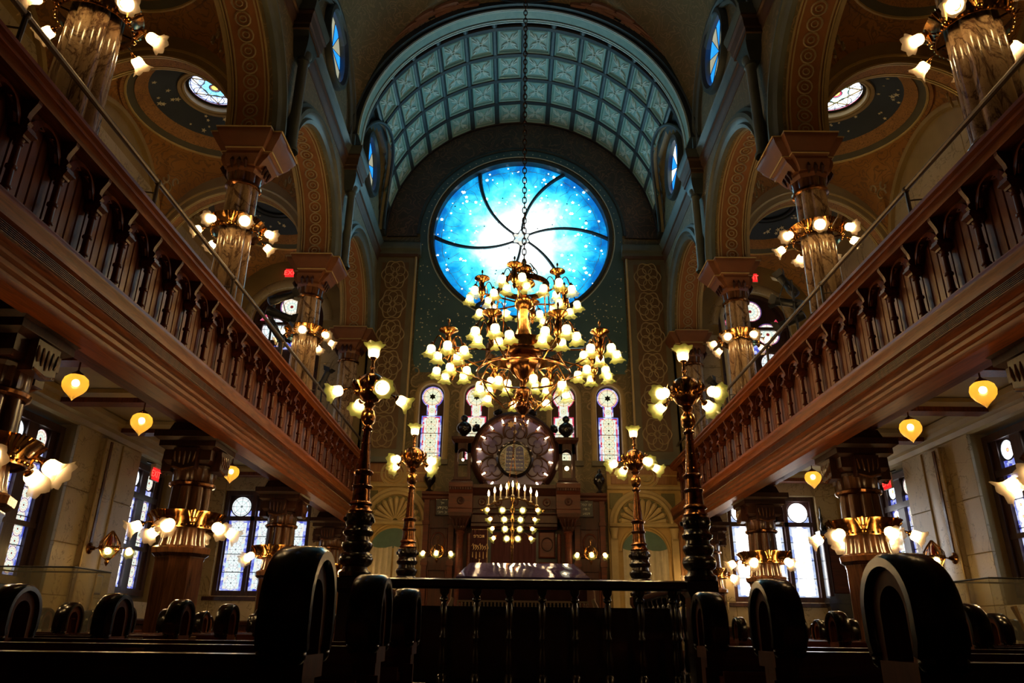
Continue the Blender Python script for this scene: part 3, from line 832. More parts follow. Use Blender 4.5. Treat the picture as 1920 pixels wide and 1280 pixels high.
        MB().lathe([(.12, ZA), (.12, ZA + .05), (.09, ZA + .1), (.085, ZA + .2), (.085, 9.6), (.11, 9.64), (.1, 9.7), (.13, 9.76), (.13, 9.82)], 12, (s * 3.74, y, 0)).build('wall_shaft', 'plaster_green', b1)
    # lunette moulding on the clerestory wall of the domed bays
    for (a, b) in BAYS[:2]:
        MB().archsweep([(1.62, 3.88), (1.62, 3.8), (1.68, 3.76), (1.74, 3.8), (1.78, 3.72), (1.84, 3.72), (1.86, 3.88)], ((a + b) / 2 + .04, 10.7), mp, -.05, pi + .05, 32).build('lunette_arch', 'plaster_green', k_)

# ------------------------------------------------------------------ vaults
def pendentive(mb, cx, cy, hx, hy, zs, rx, ry, ring_r, ring_z, nb=20, nr=10, zc_top=None):
    """four arches over a rectangle rising to a ring"""
    B = []
    def pt(side, t):
        a = pi * t
        if side == 0: return (cx + hx * cos(a), cy + hy, zs + rx * sin(a))
        if side == 1: return (cx - hx, cy + hy * cos(a), zs + ry * sin(a))
        if side == 2: return (cx - hx * cos(a), cy - hy, zs + rx * sin(a))
        return (cx + hx, cy - hy * cos(a), zs + ry * sin(a))
    rings = [[] for _ in range(nr + 1)]
    for sd in range(4):
        for i in range(nb):
            p = Vector(pt(sd, i / nb)); ang = pi / 4 + pi / 2 * (sd + i / nb)
            q = Vector((cx + ring_r * cos(ang), cy + ring_r * sin(ang), ring_z))
            c = Vector((p.x * .72 + q.x * .28, p.y * .72 + q.y * .28, p.z * .12 + q.z * .88))
            for k in range(nr + 1):
                t = k / nr; rings[k].append(p * (1 - t) ** 2 + c * 2 * t * (1 - t) + q * t * t)
    return mb.skin(rings, True)
# barrel vault of coffers over the ark bay
RV, ZV, Y0V, Y1V = 3.75, 11.0, 13.72, YF
yl = (YCOL[2] + YCOL[3]) / 2 + .04
RL, ZL = 1.72, 10.9
inl = lambda y, z, r=RL: (y - yl) ** 2 + (z - ZL) ** 2 < r * r
V = MB(); nt, ny = 96, 40
idx = {}
for i in range(nt):
    for j in range(ny):
        q = []
        for (ii, jj) in ((i, j), (i + 1, j), (i + 1, j + 1), (i, j + 1)):
            a = pi * ii / nt; q.append(((RV + .1) * cos(a), Y0V + (Y1V - Y0V) * jj / ny, ZV + (RV + .1) * sin(a)))
        if all(inl(p[1], p[2], RL - .06) for p in q): continue
        o = len(V.v); V.v += q; V.f.append((o, o + 1, o + 2, o + 3))
vault = struct(V, 'ceiling_barrel_vault', 'coffer_rib')
mpT = lambda u, v, d: (u, d, v)
nth, nyc = 16, 4
dth = pi / nth; ycs = [13.98 + .92 * k for k in range(5)]
def zth(a): return ZV + RV * sin(a)
# ribs
for y in ycs:
    a0 = 0.0
    while inl(y, zth(a0), RL + .04) and a0 < pi / 2: a0 += .01
    MB().archsweep([(RV + .12, y - .08), (RV - .0, y - .08), (RV - .03, y - .05), (RV - .03, y + .05), (RV, y + .08), (RV + .12, y + .08)], (0, ZV), mpT, a0, pi - a0, 60).build('vault_rib', 'rib_dark', vault)
for j in range(nth + 1):
    a = j * dth; z = zth(a); segs = []
    cur = None; N = 60
    for k in range(N + 1):
        y = Y0V + (Y1V - Y0V) * k / N
        if not inl(y, z, RL + .04):
            if cur is None: cur = [y, y]
            cur[1] = y
        elif cur: segs.append(cur); cur = None
    if cur: segs.append(cur)
    for y0, y1 in segs:
        if y1 - y0 < .1: continue
        MB().linsweep([(RV + .12, -.07), (RV, -.07), (RV - .025, -.04), (RV - .025, .04), (RV, .07), (RV + .12, .07)],
                      lambda r, t, y: (r * cos(a) - t * sin(a), y, ZV + r * sin(a) + t * cos(a)), y0, y1).build('vault_bar', 'coffer_rib', vault)
# one coffer: sunk panel with a four-petalled flower in relief (local x across, y along, z up into the vault)
def coffer_meshes():
    hw, hl = .29, .375
    P = MB()
    P.skin([[(i * (hw + e), j * (hl + e), z) for i, j in ((-1, -1), (1, -1), (1, 1), (-1, 1))] for e, z in ((.01, -.02), (-.02, .0), (-.03, .03))], True)
    P.add([(-hw + .03, -hl + .03, .03), (hw - .03, -hl + .03, .03), (hw - .03, hl - .03, .03), (-hw + .03, hl - .03, .03)], [(0, 1, 2, 3)])
    L = MB()
    for sx in (-1, 1):
        for sy in (-1, 1):
            # leaf pair on each diagonal
            for off in (-.34, .34):
                th = atan2(sy * hl, sx * hw) + off * .7
                pts = [(r * cos(th) , r * sin(th), .022) for r in (.06, .12, .2, .26)]
                L.tube(pts, [.008, .032, .028, .006], 5)
            th = atan2(sy * hl, sx * hw)
            L.tube([(r * cos(th), r * sin(th), .018) for r in (.03, .1, .2, .3, .36)], [.016, .026, .018, .03, .006], 5)
    L.tube([(.045 * cos(t), .045 * sin(t), .02) for t in (2 * pi * k / 10 for k in range(10))], .018, 5, closed=True)
    L.tube([(x, y, .025) for x, y in ((-hw + .07, -hl + .07), (hw - .07, -hl + .07), (hw - .07, hl - .07), (-hw + .07, hl - .07))], .01, 4, closed=True)
    return P.mesh('coffer', 'coffer_teal', 30), L.mesh('flower_relief', 'coffer_line', 40)
CP, CL = coffer_meshes()
for j in range(nth):
    a = (j + .5) * dth
    for k in range(4):
        y = (ycs[k] + ycs[k + 1]) / 2; z = zth(a)
        if inl(y, z, RL + .12) and (inl(ycs[k] + .1, z, RL) or inl(ycs[k + 1] - .1, z, RL) or inl(y, z, RL)): continue
        if a < .12 or a > pi - .12: continue
        # local z outwards (into the vault) = radial
        o = inst('coffer', CP, vault, ((RV + .0) * cos(a), y, ZV + RV * sin(a)), (0, pi / 2 - a, 0))
        inst('flower_relief', CL, o)
# lunette coves
for s, side in SIDES:
    L = MB(); rows = []; edge = []
    for i in range(25):
        a = pi * i / 24; y = yl + RL * cos(a); z = ZL + RL * sin(a)
        xv = sqrt(max(.01, RV ** 2 - max(0, z - ZV) ** 2)) - .02
        rows.append([(s * (xv + (3.9 - xv) * t), y, z) for t in (0, .5, 1)]); edge.append((s * xv, y, z))
    L.skin(rows, False); cove = L.build('lunette_cove', 'cove_straw', vault)
    MB().tube(edge, .045, 8).build('cove_moulding', 'coffer_rib', cove)
# transverse arch in front of the barrel vault
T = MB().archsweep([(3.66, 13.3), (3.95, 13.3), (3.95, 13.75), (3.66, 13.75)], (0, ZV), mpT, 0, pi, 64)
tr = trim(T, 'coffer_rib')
for d, m in ((13.31, 'coffer_line'), (13.35, 'coffer_line'), (13.64, 'coffer_line'), (13.7, 'coffer_line')):
    MB().archsweep([(3.63, d - .014), (3.63, d + .014), (3.67, d + .014), (3.67, d - .014)], (0, ZV), mpT, 0, pi, 64).build('arch_bead', m, tr)
MB().archsweep([(3.65, 13.38), (3.65, 13.6), (3.67, 13.6), (3.67, 13.38)], (0, ZV), mpT, 0, pi, 64).build('arch_soffit', 'coffer_teal', tr)
# domed bays of the nave ceiling
for bi, (a, b) in enumerate(BAYS[:2]):
    yc = (a + b) / 2 - .12; hy = 1.78
    V = MB(); pendentive(V, 0, yc, 3.9, hy, 10.9, 3.95, 1.75, 1.76, 14.73, 24, 12)
    o = struct(V, 'ceiling_dome_bay' + ('' if bi else '_near'), 'stencil_ceiling')
    D = MB().lathe([(1.7, 14.73), (1.74, 14.68), (1.84, 14.73)], 48, (0, yc, 0)); D.build('dome_ring', 'coffer_rib', o)
    MB().lathe([(1.77, 14.72), (1.3, 15.1), (.6, 15.3), (.01, 15.35)], 48, (0, yc, 0)).build('dome', 'paint_blue', o)
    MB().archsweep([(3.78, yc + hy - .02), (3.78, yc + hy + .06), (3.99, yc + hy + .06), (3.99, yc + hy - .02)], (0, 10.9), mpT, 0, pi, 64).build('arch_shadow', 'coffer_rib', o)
    # painted scroll spandrels near the transverse arch, and a chain border along its edge
    def vp(t, k):
        an = pi * t; p = Vector((3.9 * cos(an), yc + hy, 10.9 + 3.95 * sin(an))); rg = pi / 4 + pi / 2 * t
        q = Vector((1.76 * cos(rg), yc + 1.76 * sin(rg), 14.73))
        c = Vector((p.x * .72 + q.x * .28, p.y * .72 + q.y * .28, p.z * .12 + q.z * .88))
        r = p * (1 - k) ** 2 + c * 2 * k * (1 - k) + q * k * k
        n_ = Vector((r.x, r.y - yc, (r.z - 11.6))).normalized()
        return r - n_ * .035
    for sx in (0, 1):
        S = MB()
        for (u, v, r0, t0, t1) in ((.22, .42, .07, 0, 5.6), (.27, .62, .05, 2, 7), (.17, .66, .05, -1, 4.2), (.30, .34, .045, 1, 5.6), (.15, .34, .05, -2, 3.2), (.24, .18, .035, 0, 4.6),
                                   (.33, .62, .035, 3, 7), (.12, .55, .035, 0, 4)):
            pts = []
            for i in range(20):
                t = t0 + (t1 - t0) * i / 19; r = r0 * (1 - .7 * i / 19)
                uu = u + r * cos(t); kk = max(.03, min(.95, v + r * 3.2 * sin(t)))
                pts.append(vp(1 - uu if sx else uu, kk))
            S.tube(pts, [.03 + .03 * sin(pi * i / 19) for i in range(20)], 5)
        S.build('painted_scroll', 'scroll_rose', o)
    S = MB()
    for i in range(74):
        t = .04 + .92 * i / 73
        S.tube([vp(t + .0052 * cos(q), .07 + .02 * sin(q)) for q in (2 * pi * j / 8 for j in range(8))], .009, 4, closed=True)
    S.build('chain_border', 'ornament', o)

# ------------------------------------------------------------------ gallery (aisle) vaults with starred saucers
XA = 6.1
def zsau(r): return 10.5 - (r - .8) / .33 * .17 if r > .8 else 10.57 - (r - .6) / .2 * .07
ocn = 0
for s, side in SIDES:
    for bi, (a, b) in enumerate(BAYS):
        yc = (a + b) / 2
        V = MB(); pendentive(V, s * XA, yc, 1.6, 1.84, 8.15, 1.8, 1.8, 1.56, 10.12, 18, 9)
        V.lathe([(1.56, 10.12), (1.6, 10.1), (1.56, 10.06), (1.5, 10.1)], 40, (s * XA, yc, 0))
        o = struct(V, 'ceiling_vault_%s_%s' % (side, ('near', 'middle', 'far')[bi]), 'stencil_brown')
        c = (s * XA, yc, 0)
        MB().lathe([(1.5, 10.1), (1.49, 10.08), (1.46, 10.08), (1.45, 10.11)], 48, c).build('saucer_rim', 'gilt', o)
        MB().lathe([(1.46, 10.1), (1.34, 10.19)], 48, c).build('green_band', 'paint_green', o)
        MB().lathe([(1.34, 10.185), (1.33, 10.17), (1.13, 10.32), (1.12, 10.34)], 48, c).build('scroll_band', 'stencil_band', o)
        MB().lathe([(1.13, 10.33), (.8, 10.5), (.6, 10.57)], 48, c).build('star_zone', 'paint_blue', o)
        MB().lathe([(.66, 10.55), (.65, 10.51), (.6, 10.51), (.59, 10.56), (.56, 10.53), (.53, 10.55), (.52, 10.72)], 40, c).build('oculus_frame', 'gilt_dull' if bi == 1 else 'paint_blue', o)
        rnd = random.Random(20 + bi + (s > 0) * 5); S = MB()
        for i in range(46):
            r = rnd.uniform(.7, 1.09); t = rnd.uniform(0, 2 * pi); q = rnd.choice((.025, .035, .05, .06))
            S.prism([(c[0] + r * cos(t) + q * u, c[1] + r * sin(t) + q * v) for u, v in star_poly(5)], lambda u, v, d: (u, v, d + zsau(sqrt((u - c[0]) ** 2 + (v - c[1]) ** 2))), -.012, -.004)
        st = S.build('painted_stars', 'star_gold', o, smooth=0); st['kind'] = 'stuff'
        if bi == 1:
            nwin[0] += 1
            w_ = MB().lathe([(.46, 10.66), (.54, 10.66), (.54, 10.72), (.46, 10.72)], 40).build('window_%d' % nwin[0], 'black_metal', None, (c[0], c[1], 0), kind='structure')
            inst('pane', RMESH['glass_oculus' if s < 0 else 'glass_oculus_pale'], w_, (0, 0, 10.7), (0, 0, .2), (.5, .5, .5))
            Q = MB()
            for k in (0, 1):
                P = [(.44 * cos(pi / 2 + pi * k + 2 * pi * j / 3 + .2), .44 * sin(pi / 2 + pi * k + 2 * pi * j / 3 + .2), 10.685) for j in range(3)]
                Q.tube(P, .016, 4, closed=True)
            Q.build('star_came', 'gilt', w_)
            Q = MB()
            for rr in (.1, .45): Q.tube([(rr * cos(t), rr * sin(t), 10.688) for t in (2 * pi * k / 28 for k in range(28))], .008, 4, closed=True)
            for k in range(6):
                t = k * pi / 3 + .2 + pi / 6
                Q.tube([(.33 * cos(t) + .13 * cos(q), .33 * sin(t) + .13 * sin(q), 10.688) for q in (2 * pi * j / 14 for j in range(14))], .007, 4, closed=True)
            Q.build('lead_came', 'black_metal', w_)
        else:
            MB().lathe([(.54, 10.57), (.3, 10.6), (.01, 10.6)], 32, c).build('oculus_disc', 'paint_blue', o)
            MB().lathe([(.5, 10.56), (.5, 10.53), (.46, 10.53), (.46, 10.58)], 32, c).build('oculus_ring', 'black_metal', o)
        # scrollwork in the corners
        S = MB()
        for sx in (-1, 1):
            for sy in (-1, 1):
                for (r0, t0, t1, dz, dl) in ((.2, 0, 5, .0, 0), (.15, 2, 6.5, .25, .22), (.15, -1, 3.4, .25, -.22)):
                    pts = []
                    for i in range(12):
                        t = t0 + (t1 - t0) * i / 11; r = r0 * (1 - .6 * i / 11)
                        k = (1.12 - dz * .3)
                        pts.append((c[0] + sx * (1.3 - dz * .35 + .7 * (dl + r * cos(t)) * .5), yc + sy * (1.42 - dz * .35 - .7 * (dl + r * cos(t)) * .5), 9.32 + dz * .5 + r * sin(t) * .8))
                    S.tube(pts, .02, 4)
        S.build('painted_scroll', 'gilt_dull', o)
    # transverse arches across the gallery at each column
    for y in YCOL[:3]:
        mpA = lambda u, v, d: (s * u, y + d, v)
        T = MB().archsweep([(1.5, -.15), (2.0, -.15), (2.0, .15), (1.5, .15)], (XA, ZA + .17), mpA, 0, pi, 36)
        t_ = trim(T, 'plaster_aisle')
        G = MB()
        for d in (-.15, -.11, .11, .15): G.archsweep([(1.48, d - .012), (1.48, d + .012), (1.51, d + .012), (1.51, d - .012)], (XA, ZA + .17), mpA, 0, pi, 36)
        for d in (-.155,): G.archsweep([(1.62, d - .014), (1.62, d + .014), (1.66, d + .014), (1.66, d - .014)], (XA, ZA + .17), mpA, 0, pi, 36)
        G.build('arch_bead', 'gilt', t_)
        MB().archsweep([(1.49, -.09), (1.49, .09), (1.51, .09), (1.51, -.09)], (XA, ZA + .17), mpA, 0, pi, 36).build('arch_band', 'stencil_band', t_)
    # wall arch on the outer wall
    for (a, b) in BAYS:
        trim(MB().archsweep([(1.78, 7.74), (1.78, 7.62), (1.86, 7.6), (1.9, 7.74)], ((a + b) / 2, 8.15), mpS(s), 0, pi, 30), 'plaster_aisle')
    # roof slab over the gallery
    struct(MB().box(*sorted((s * 3.9, s * 8.3)), -9, YF + .5, 11.2, 11.35), 'ceiling_gallery_roof_' + side, 'plaster_aisle')
struct(MB().box(-4.3, 4.3, -9, YF + .5, 15.5, 15.7), 'ceiling', 'plaster_olive')
# ------------------------------------------------------------------ gallery floors, soffits and parapets
for s, side in SIDES:
    # soffit: slab, girder over the columns, cross beams
    S = MB().box(*sorted((s * 3.99, s * 7.72)), -9, YF, 4.44, 4.6)
    o = struct(S, 'ceiling_under_gallery_' + side, 'plaster_aisle')
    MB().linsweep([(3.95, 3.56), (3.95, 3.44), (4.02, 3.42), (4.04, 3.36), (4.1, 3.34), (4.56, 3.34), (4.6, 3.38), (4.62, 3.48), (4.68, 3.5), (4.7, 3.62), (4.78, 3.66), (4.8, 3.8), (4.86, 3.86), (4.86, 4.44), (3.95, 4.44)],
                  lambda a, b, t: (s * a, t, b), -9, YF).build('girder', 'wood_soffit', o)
    MB().linsweep([(4.86, 4.0), (4.92, 4.05), (4.92, 4.14), (5.0, 4.2), (5.0, 4.3), (5.08, 4.36), (5.08, 4.44), (4.86, 4.44)],
                  lambda a, b, t: (s * a, t, b), -9, YF).build('girder_moulding', 'wood_soffit', o)
    for k in range(6):
        y = 7.55 + k * 1.98
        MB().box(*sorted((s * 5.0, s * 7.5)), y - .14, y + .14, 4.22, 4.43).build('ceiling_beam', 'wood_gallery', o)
        MB().linsweep([(-.2, 4.43), (-.2, 4.36), (-.14, 4.3), (.14, 4.3), (.2, 4.36), (.2, 4.43)], lambda a, b, t: (s * t, y + a, b), 5.0, 7.5).build('beam_moulding', 'plaster_aisle', o)
    struct(MB().box(*sorted((s * 3.86, s * 4.8)), -9, YF, 3.5, 3.6), 'floor_gallery_' + side, 'floor_dark')

    par = thing('gallery_parapet', 'carved mahogany gallery front with arcaded panels along the %s side' % side, 'balcony front', (s * 3.7, 4.0, 3.1), 0, 'gallery fronts')
    def L(a, b, t): return (s * (a - 3.7), t - 4.0, b - 3.1)
    y0, y1 = 1.5, YF
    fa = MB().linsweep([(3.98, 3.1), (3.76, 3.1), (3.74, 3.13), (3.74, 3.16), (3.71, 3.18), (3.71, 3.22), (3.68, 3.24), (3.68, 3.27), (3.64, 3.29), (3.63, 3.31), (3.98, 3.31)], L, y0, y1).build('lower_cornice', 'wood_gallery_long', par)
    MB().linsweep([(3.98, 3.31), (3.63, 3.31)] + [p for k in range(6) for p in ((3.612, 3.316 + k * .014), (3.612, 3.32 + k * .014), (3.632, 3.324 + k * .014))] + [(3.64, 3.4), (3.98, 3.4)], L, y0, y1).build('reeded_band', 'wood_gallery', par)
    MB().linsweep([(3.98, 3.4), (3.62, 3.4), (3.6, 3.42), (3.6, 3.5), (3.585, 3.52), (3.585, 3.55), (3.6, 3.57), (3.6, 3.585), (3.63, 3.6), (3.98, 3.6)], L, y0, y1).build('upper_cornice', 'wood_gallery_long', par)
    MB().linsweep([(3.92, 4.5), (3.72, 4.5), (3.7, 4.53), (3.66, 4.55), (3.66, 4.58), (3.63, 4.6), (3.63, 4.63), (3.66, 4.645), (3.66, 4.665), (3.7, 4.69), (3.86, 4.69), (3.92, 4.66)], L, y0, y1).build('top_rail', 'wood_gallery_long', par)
    MB().box(*sorted((s * .2, s * .28)), y0 - 4, y1 - 4, .45, 1.45).build('backing_board', 'wood_gallery', par, smooth=0)
    sp = .51; ystart = 4.953 - .51 * 4; nb = int((YF - ystart) / sp)
    pw = sp / 5
    plank = MB().bev(.2 * s, .165 * s, -pw / 2 + .003, pw / 2 - .003, .5, 1.42, .008).mesh('plank', 'wood_plank', 0)
    # turned colonnette with cap block
    colm = MB().lathe([(.045, .5), (.045, .53), (.034, .545), (.03, .56), (.03, .64), (.042, .65), (.042, .662), (.03, .67), (.027, .8), (.04, .81), (.04, .825), (.05, .84) if False else (.04, .83), (.027, .84), (.025, 1.0), (.036, 1.01), (.036, 1.025), (.03, 1.035), (.042, 1.06)], 10).mesh('colonnette', 'wood_gallery', 40)
    capm = MB().sq([(.05, .04, 1.055), (.055, .045, 1.075), (.085, .06, 1.1), (.085, .06, 1.118), (.07, .05, 1.122), (.07, .05, 1.15)]).mesh('cap_block', 'wood_gallery', 20)
    # pierced arch head spanning one bay (trefoiled) and the scrolled bracket above each colonnette
    A = MB()
    mpB = lambda u, v, d: (s * (.16 - d), u, v)
    r1 = sp / 2 - .035
    outer = [(r1 * cos(a), 1.15 + r1 * 1.0 * sin(a)) for a in (pi * k / 16 for k in range(17))]
    inner = []
    for k in range(17):
        a = pi * k / 16; r = (r1 - .04) * (1 - .13 * max(0, cos(3 * (a - pi / 2)) * -1)); inner.append((r * cos(a), 1.15 + r * sin(a)))
    A.skin([[mpB(u, v, 0) for u, v in outer], [mpB(u, v, .06) for u, v in outer], [mpB(u, v, .075) for u, v in inner], [mpB(u, v, 0) for u, v in inner]], False)
    for q in (-1, 1):
        A.tube([mpB(q * (r1 - .05), 1.15, .05), mpB(q * (r1 - .075), 1.21, .05), mpB(q * (r1 - .06), 1.26, .05)], [.014, .02, .008], 5)
        A.tube([mpB(q * .1, 1.32, .05), mpB(q * .05, 1.29, .05), mpB(q * .1, 1.27, .05)], [.008, .016, .008], 5)
    # spandrel above the arch
    top = [(-sp / 2, 1.15)] + [(-u, v) for u, v in outer] + [(sp / 2, 1.15), (sp / 2, 1.42), (-sp / 2, 1.42)]
    A.prism([(-sp / 2 + .001, 1.16)] + [(r1 * cos(a), 1.15 + r1 * sin(a)) for a in (pi - pi * k / 14 for k in range(1, 14))] + [(sp / 2 - .001, 1.16), (sp / 2 - .001, 1.42), (-sp / 2 + .001, 1.42)], mpB, -.02, .02)
    archm = A.mesh('arch_head', 'wood_gallery', 35)
    Bk = MB()
    prof = [(.06, 1.15), (.1, 1.17), (.115, 1.2), (.1, 1.225), (.085, 1.24), (.09, 1.28), (.115, 1.33), (.135, 1.37), (.135, 1.42), (-.02, 1.42), (-.02, 1.15)]
    Bk.prism(prof, lambda u, v, d: (s * (.1 - u + .06), d, v), -.022, .022)
    Bk.lathe([(.028, -.03), (.034, -.02), (.034, .02), (.028, .03)], 10, caps=True).xf(Matrix.Identity(4)) if False else None
    bracm = Bk.mesh('bracket', 'wood_gallery', 25)
    for i in range(nb + 1):
        y = ystart + sp * i
        if y > YF - .06: break
        o1 = inst('colonnette', colm, par, (s * .1, y - 4.0, 0)); inst('cap_block', capm, o1)
        inst('bracket', bracm, par, (0, y - 4.0, 0))
        if y + sp < YF:
            inst('arch_head', archm, par, (0, y + sp / 2 - 4.0, 0))
            for k in range(5): inst('plank', plank, par, (0, y + pw * (k + .5) - 4.0, 0))
    # iron pipe rail on stub posts above the wooden rail
    hr = thing('pipe_handrail', 'thin bronze pipe handrail on stub posts above the %s gallery front' % side, 'handrail', (s * 3.84, 4.0, 4.68), 0, 'gallery handrails')
    MB().tube([(0, -2.5, .42), (0, YF - 4.05, .42)], .026, 8).build('pipe', 'pipe_bronze', hr)
    for k in range(6):
        y = .1 + 1.3 + 2.2 * k - 1.2
        P = MB().tube([(s * .0, y, 0), (0, y, .42)], .02, 7); P.tube([(0, y, .29), (s * .06, y + .0, .3), (s * .42, y - .1, .28)], .009, 5)
        P.sphere((0, y, .42), .038, 8, 5); P.lathe([(.04, -.01), (.04, .01), (.025, .03)], 8, (0, y, 0))
        P.build('stub_post', 'pipe_bronze', hr)

# ------------------------------------------------------------------ columns
def flute(n, amp): return lambda a: 1 - amp + amp * 1.3 * abs(cos(n * a / 2)) ** .75
def lower_column(x, y, label, half=False):
    t = thing('gallery_column', label, 'column', (x, y, 0), 0, 'columns under the galleries')
    MB().sq([(.42, 0), (.42, .12), (.38, .16)]).build('plinth', 'wood_ark', t, smooth=20)
    MB().lathe([(.36, .14), (.38, .2), (.34, .26), (.3, .3), (.3, 1.62), (.31, 1.64), (.31, 1.66), (.36, 1.7), (.37, 1.76), (.34, 1.78), (.28, 1.8)], 8, (0, 0, 0), False, None).build('pedestal', 'wood_column', t, smooth=30)
    MB().lathe([(.285, 1.78), (.265, 1.84), (.25, 2.0), (.235, 2.55)], 64, (0, 0, 0), False, flute(8, .16)).build('shaft', 'wood_column', t, smooth=60)
    MB().lathe([(.25, 2.52), (.28, 2.54), (.285, 2.57), (.26, 2.59)], 32, (0, 0, 0), False).build('necking', 'bronze', t)
    c = MB().lathe([(.24, 2.58), (.25, 2.6), (.255, 2.76)], 64, (0, 0, 0), False, flute(24, .06)).build('fluted_neck', 'wood_column', t)
    K = MB()
    K.lathe([(.26, 2.75), (.3, 2.78), (.3, 2.82)], 8)
    K.sq([(.27, 2.8), (.3, 2.84), (.3, 2.97), (.33, 2.99), (.36, 3.01), (.36, 3.08), (.42, 3.12), (.42, 3.2), (.3, 3.22), (.26, 3.34)])
    for i in (-1, 1):
        for d in ((1, 0), (0, 1)):
            a, b = (.32 * i, 0) if d[0] else (0, .32 * i)
            K.box(a - (.06 if d[0] else .15), a + (.06 if d[0] else .15), b - (.15 if d[0] else .06), b + (.15 if d[0] else .06), 2.72, 2.98)
    K.build('capital', 'wood_ark', t, smooth=20)
    # carved leaf blocks on the capital faces
    for i in range(4):
        B = MB(); 
        for k in range(5):
            q = (k - 2) * .055
            B.tube([(q, -.378, 2.76 + .02 * abs(k - 2)), (q * 1.1, -.384, 2.84), (q * 1.2, -.38, 2.93)], [.01, .018, .008], 5)
        B.tube([(-.14, -.38, 2.74), (0, -.39, 2.7), (.14, -.38, 2.74)], [.01, .02, .01], 5)
        B.build('leaf_carving', 'wood_column', t, rot=(0, 0, i * pi / 2))
    return t
def upper_column(x, y, label):
    t = thing('marble_column', label, 'column', (x, y, 4.6), 0, 'marbled columns on the galleries')
    z = -4.6
    MB().sq([(.34, .0), (.34, .35), (.3, .4)]).build('plinth', 'wood_ark', t, smooth=20)
    MB().lathe([(.3, .38), (.31, .44), (.27, .5), (.25, .52)], 24).build('base', 'wood_column', t)
    MB().lathe([(.25, .5), (.245, .8), (.225, 7.06 + z)], 64, (0, 0, 0), False, flute(8, .16)).build('shaft', 'marble_column', t, smooth=60)
    MB().lathe([(.23, 7.04 + z), (.265, 7.06 + z), (.27, 7.09 + z), (.24, 7.12 + z)], 32).build('necking', 'bronze', t)
    MB().lathe([(.235, 7.1 + z), (.24, 7.2 + z), (.26, 7.3 + z)], 64, (0, 0, 0), False, flute(8, .12)).build('neck_flutes', 'wood_column', t)
    K = MB(); K.lathe([(.27, 7.26 + z), (.3, 7.32 + z), (.3, 7.48 + z)], 8); sh = -.08 if x > 0 else .08
    # stepped cross-shaped abacus
    def cross(h, k): return [(-h, -k), (-k, -k), (-k, -h), (k, -h), (k, -k), (h, -k), (h, k), (k, k), (k, h), (-k, h), (-k, k), (-h, k)]
    K.skin([[(a + sh * max(0, min(1, (zz - 7.4) / .2)), b, zz + z) for a, b in cross(h, k)] for h, k, zz in ((.27, .21, 7.36), (.32, .24, 7.44), (.35, .25, 7.5), (.35, .25, 7.55), (.38, .28, 7.58), (.5, .38, 7.76), (.52, .4, 7.8), (.53, .41, 7.86))], True, True)
    K.build('capital', 'capital_brown', t, smooth=20)
    G = MB()
    for h, k, zz in ((.385, .28, 7.58), (.535, .412, 7.85)): G.tube([(a + sh * min(1, (zz - 7.4) / .2), b, zz + z) for a, b in cross(h, k)], .014, 4, closed=True)
    G.build('abacus_edge', 'gilt_dull', t)
    B = MB()
    for i in range(4):
        a = i * pi / 2; 
        for q in (-.1, 0, .1):
            B.tube([(cos(a) * .29 - sin(a) * q, sin(a) * .29 + cos(a) * q, 7.28 + z), (cos(a) * .33 - sin(a) * q, sin(a) * .33 + cos(a) * q, 7.38 + z), (cos(a) * .31 - sin(a) * q, sin(a) * .31 + cos(a) * q, 7.47 + z)], [.012, .035, .01], 5)
    B.build('leaf_carving', 'wood_ark', t)
    return t
order = ('nearest', 'second', 'third', 'farthest')
for s, side in SIDES:
    for i, y in enumerate(YCOL):
        yy = y if i < 3 else 17.3
        ref = (('at the edge of the picture' if s < 0 else 'cut off by the right edge'), 'with the ring lamp in front of the side window' if s < 0 else 'beside the big carved pew end', 'before the end window of the aisle', 'against the far wall')[i]
        lower_column(s * XC, yy, 'dark clustered column under the %s gallery, %s, %s' % (side, order[i], ref))
        upper_column(s * XC, yy, '%s brown marbled column standing on the %s gallery with stepped capital' % (order[i], side))
# ------------------------------------------------------------------ lamps
def shade_mesh(m, name='glass_shade'):
    b = MB(); prof = [(.17, 0), (.29, .07), (.36, .2), (.37, .42), (.38, .58), (.46, .74), (.6, .88), (.70, .96)]
    rings = []
    for i, (r, z) in enumerate(prof):
        k = max(0, (i - 4) / 3.0)
        rings.append([(r * (1 + .09 * k * cos(7 * a)) * cos(a), r * (1 + .09 * k * cos(7 * a)) * sin(a), z + .05 * k * cos(7 * a)) for a in (2 * pi * j / 28 for j in range(28))])
    return b.skin(rings, True).mesh(name, m, 60)
SH = {m: shade_mesh(m) for m in ('glass_green', 'glass_white')}
BU = MB().sphere((0, 0, .38), .24, 8, 5, 1.15).mesh('bulb', 'bulb', 60)
FIT = MB().lathe([(.02, -.35), (.09, -.3), (.1, -.16), (.2, -.1), (.22, .06), (.18, .08)], 10).mesh('shade_holder', 'brass', 40)
BU2 = MB().sphere((0, 0, .38), .26, 8, 5, 1.15).mesh('bulb', 'bulb_soft', 60)
def add_shade(parent, loc, d, size, m='glass_green', bu=None):
    q = Vector(d).to_track_quat('Z', 'Y').to_euler()
    o = inst('glass_shade', SH[m], parent, loc, q, (size,) * 3)
    inst('bulb', bu or BU, o); inst('shade_holder', FIT, o)
    return o
def arm_tube(b, p0, p1, rise=.08, r=.009, n=8):
    p0, p1 = Vector(p0), Vector(p1)
    b.tube([p0.lerp(p1, t) + Vector((0, 0, rise * sin(pi * t))) for t in (k / n for k in range(n + 1))], r, 6)

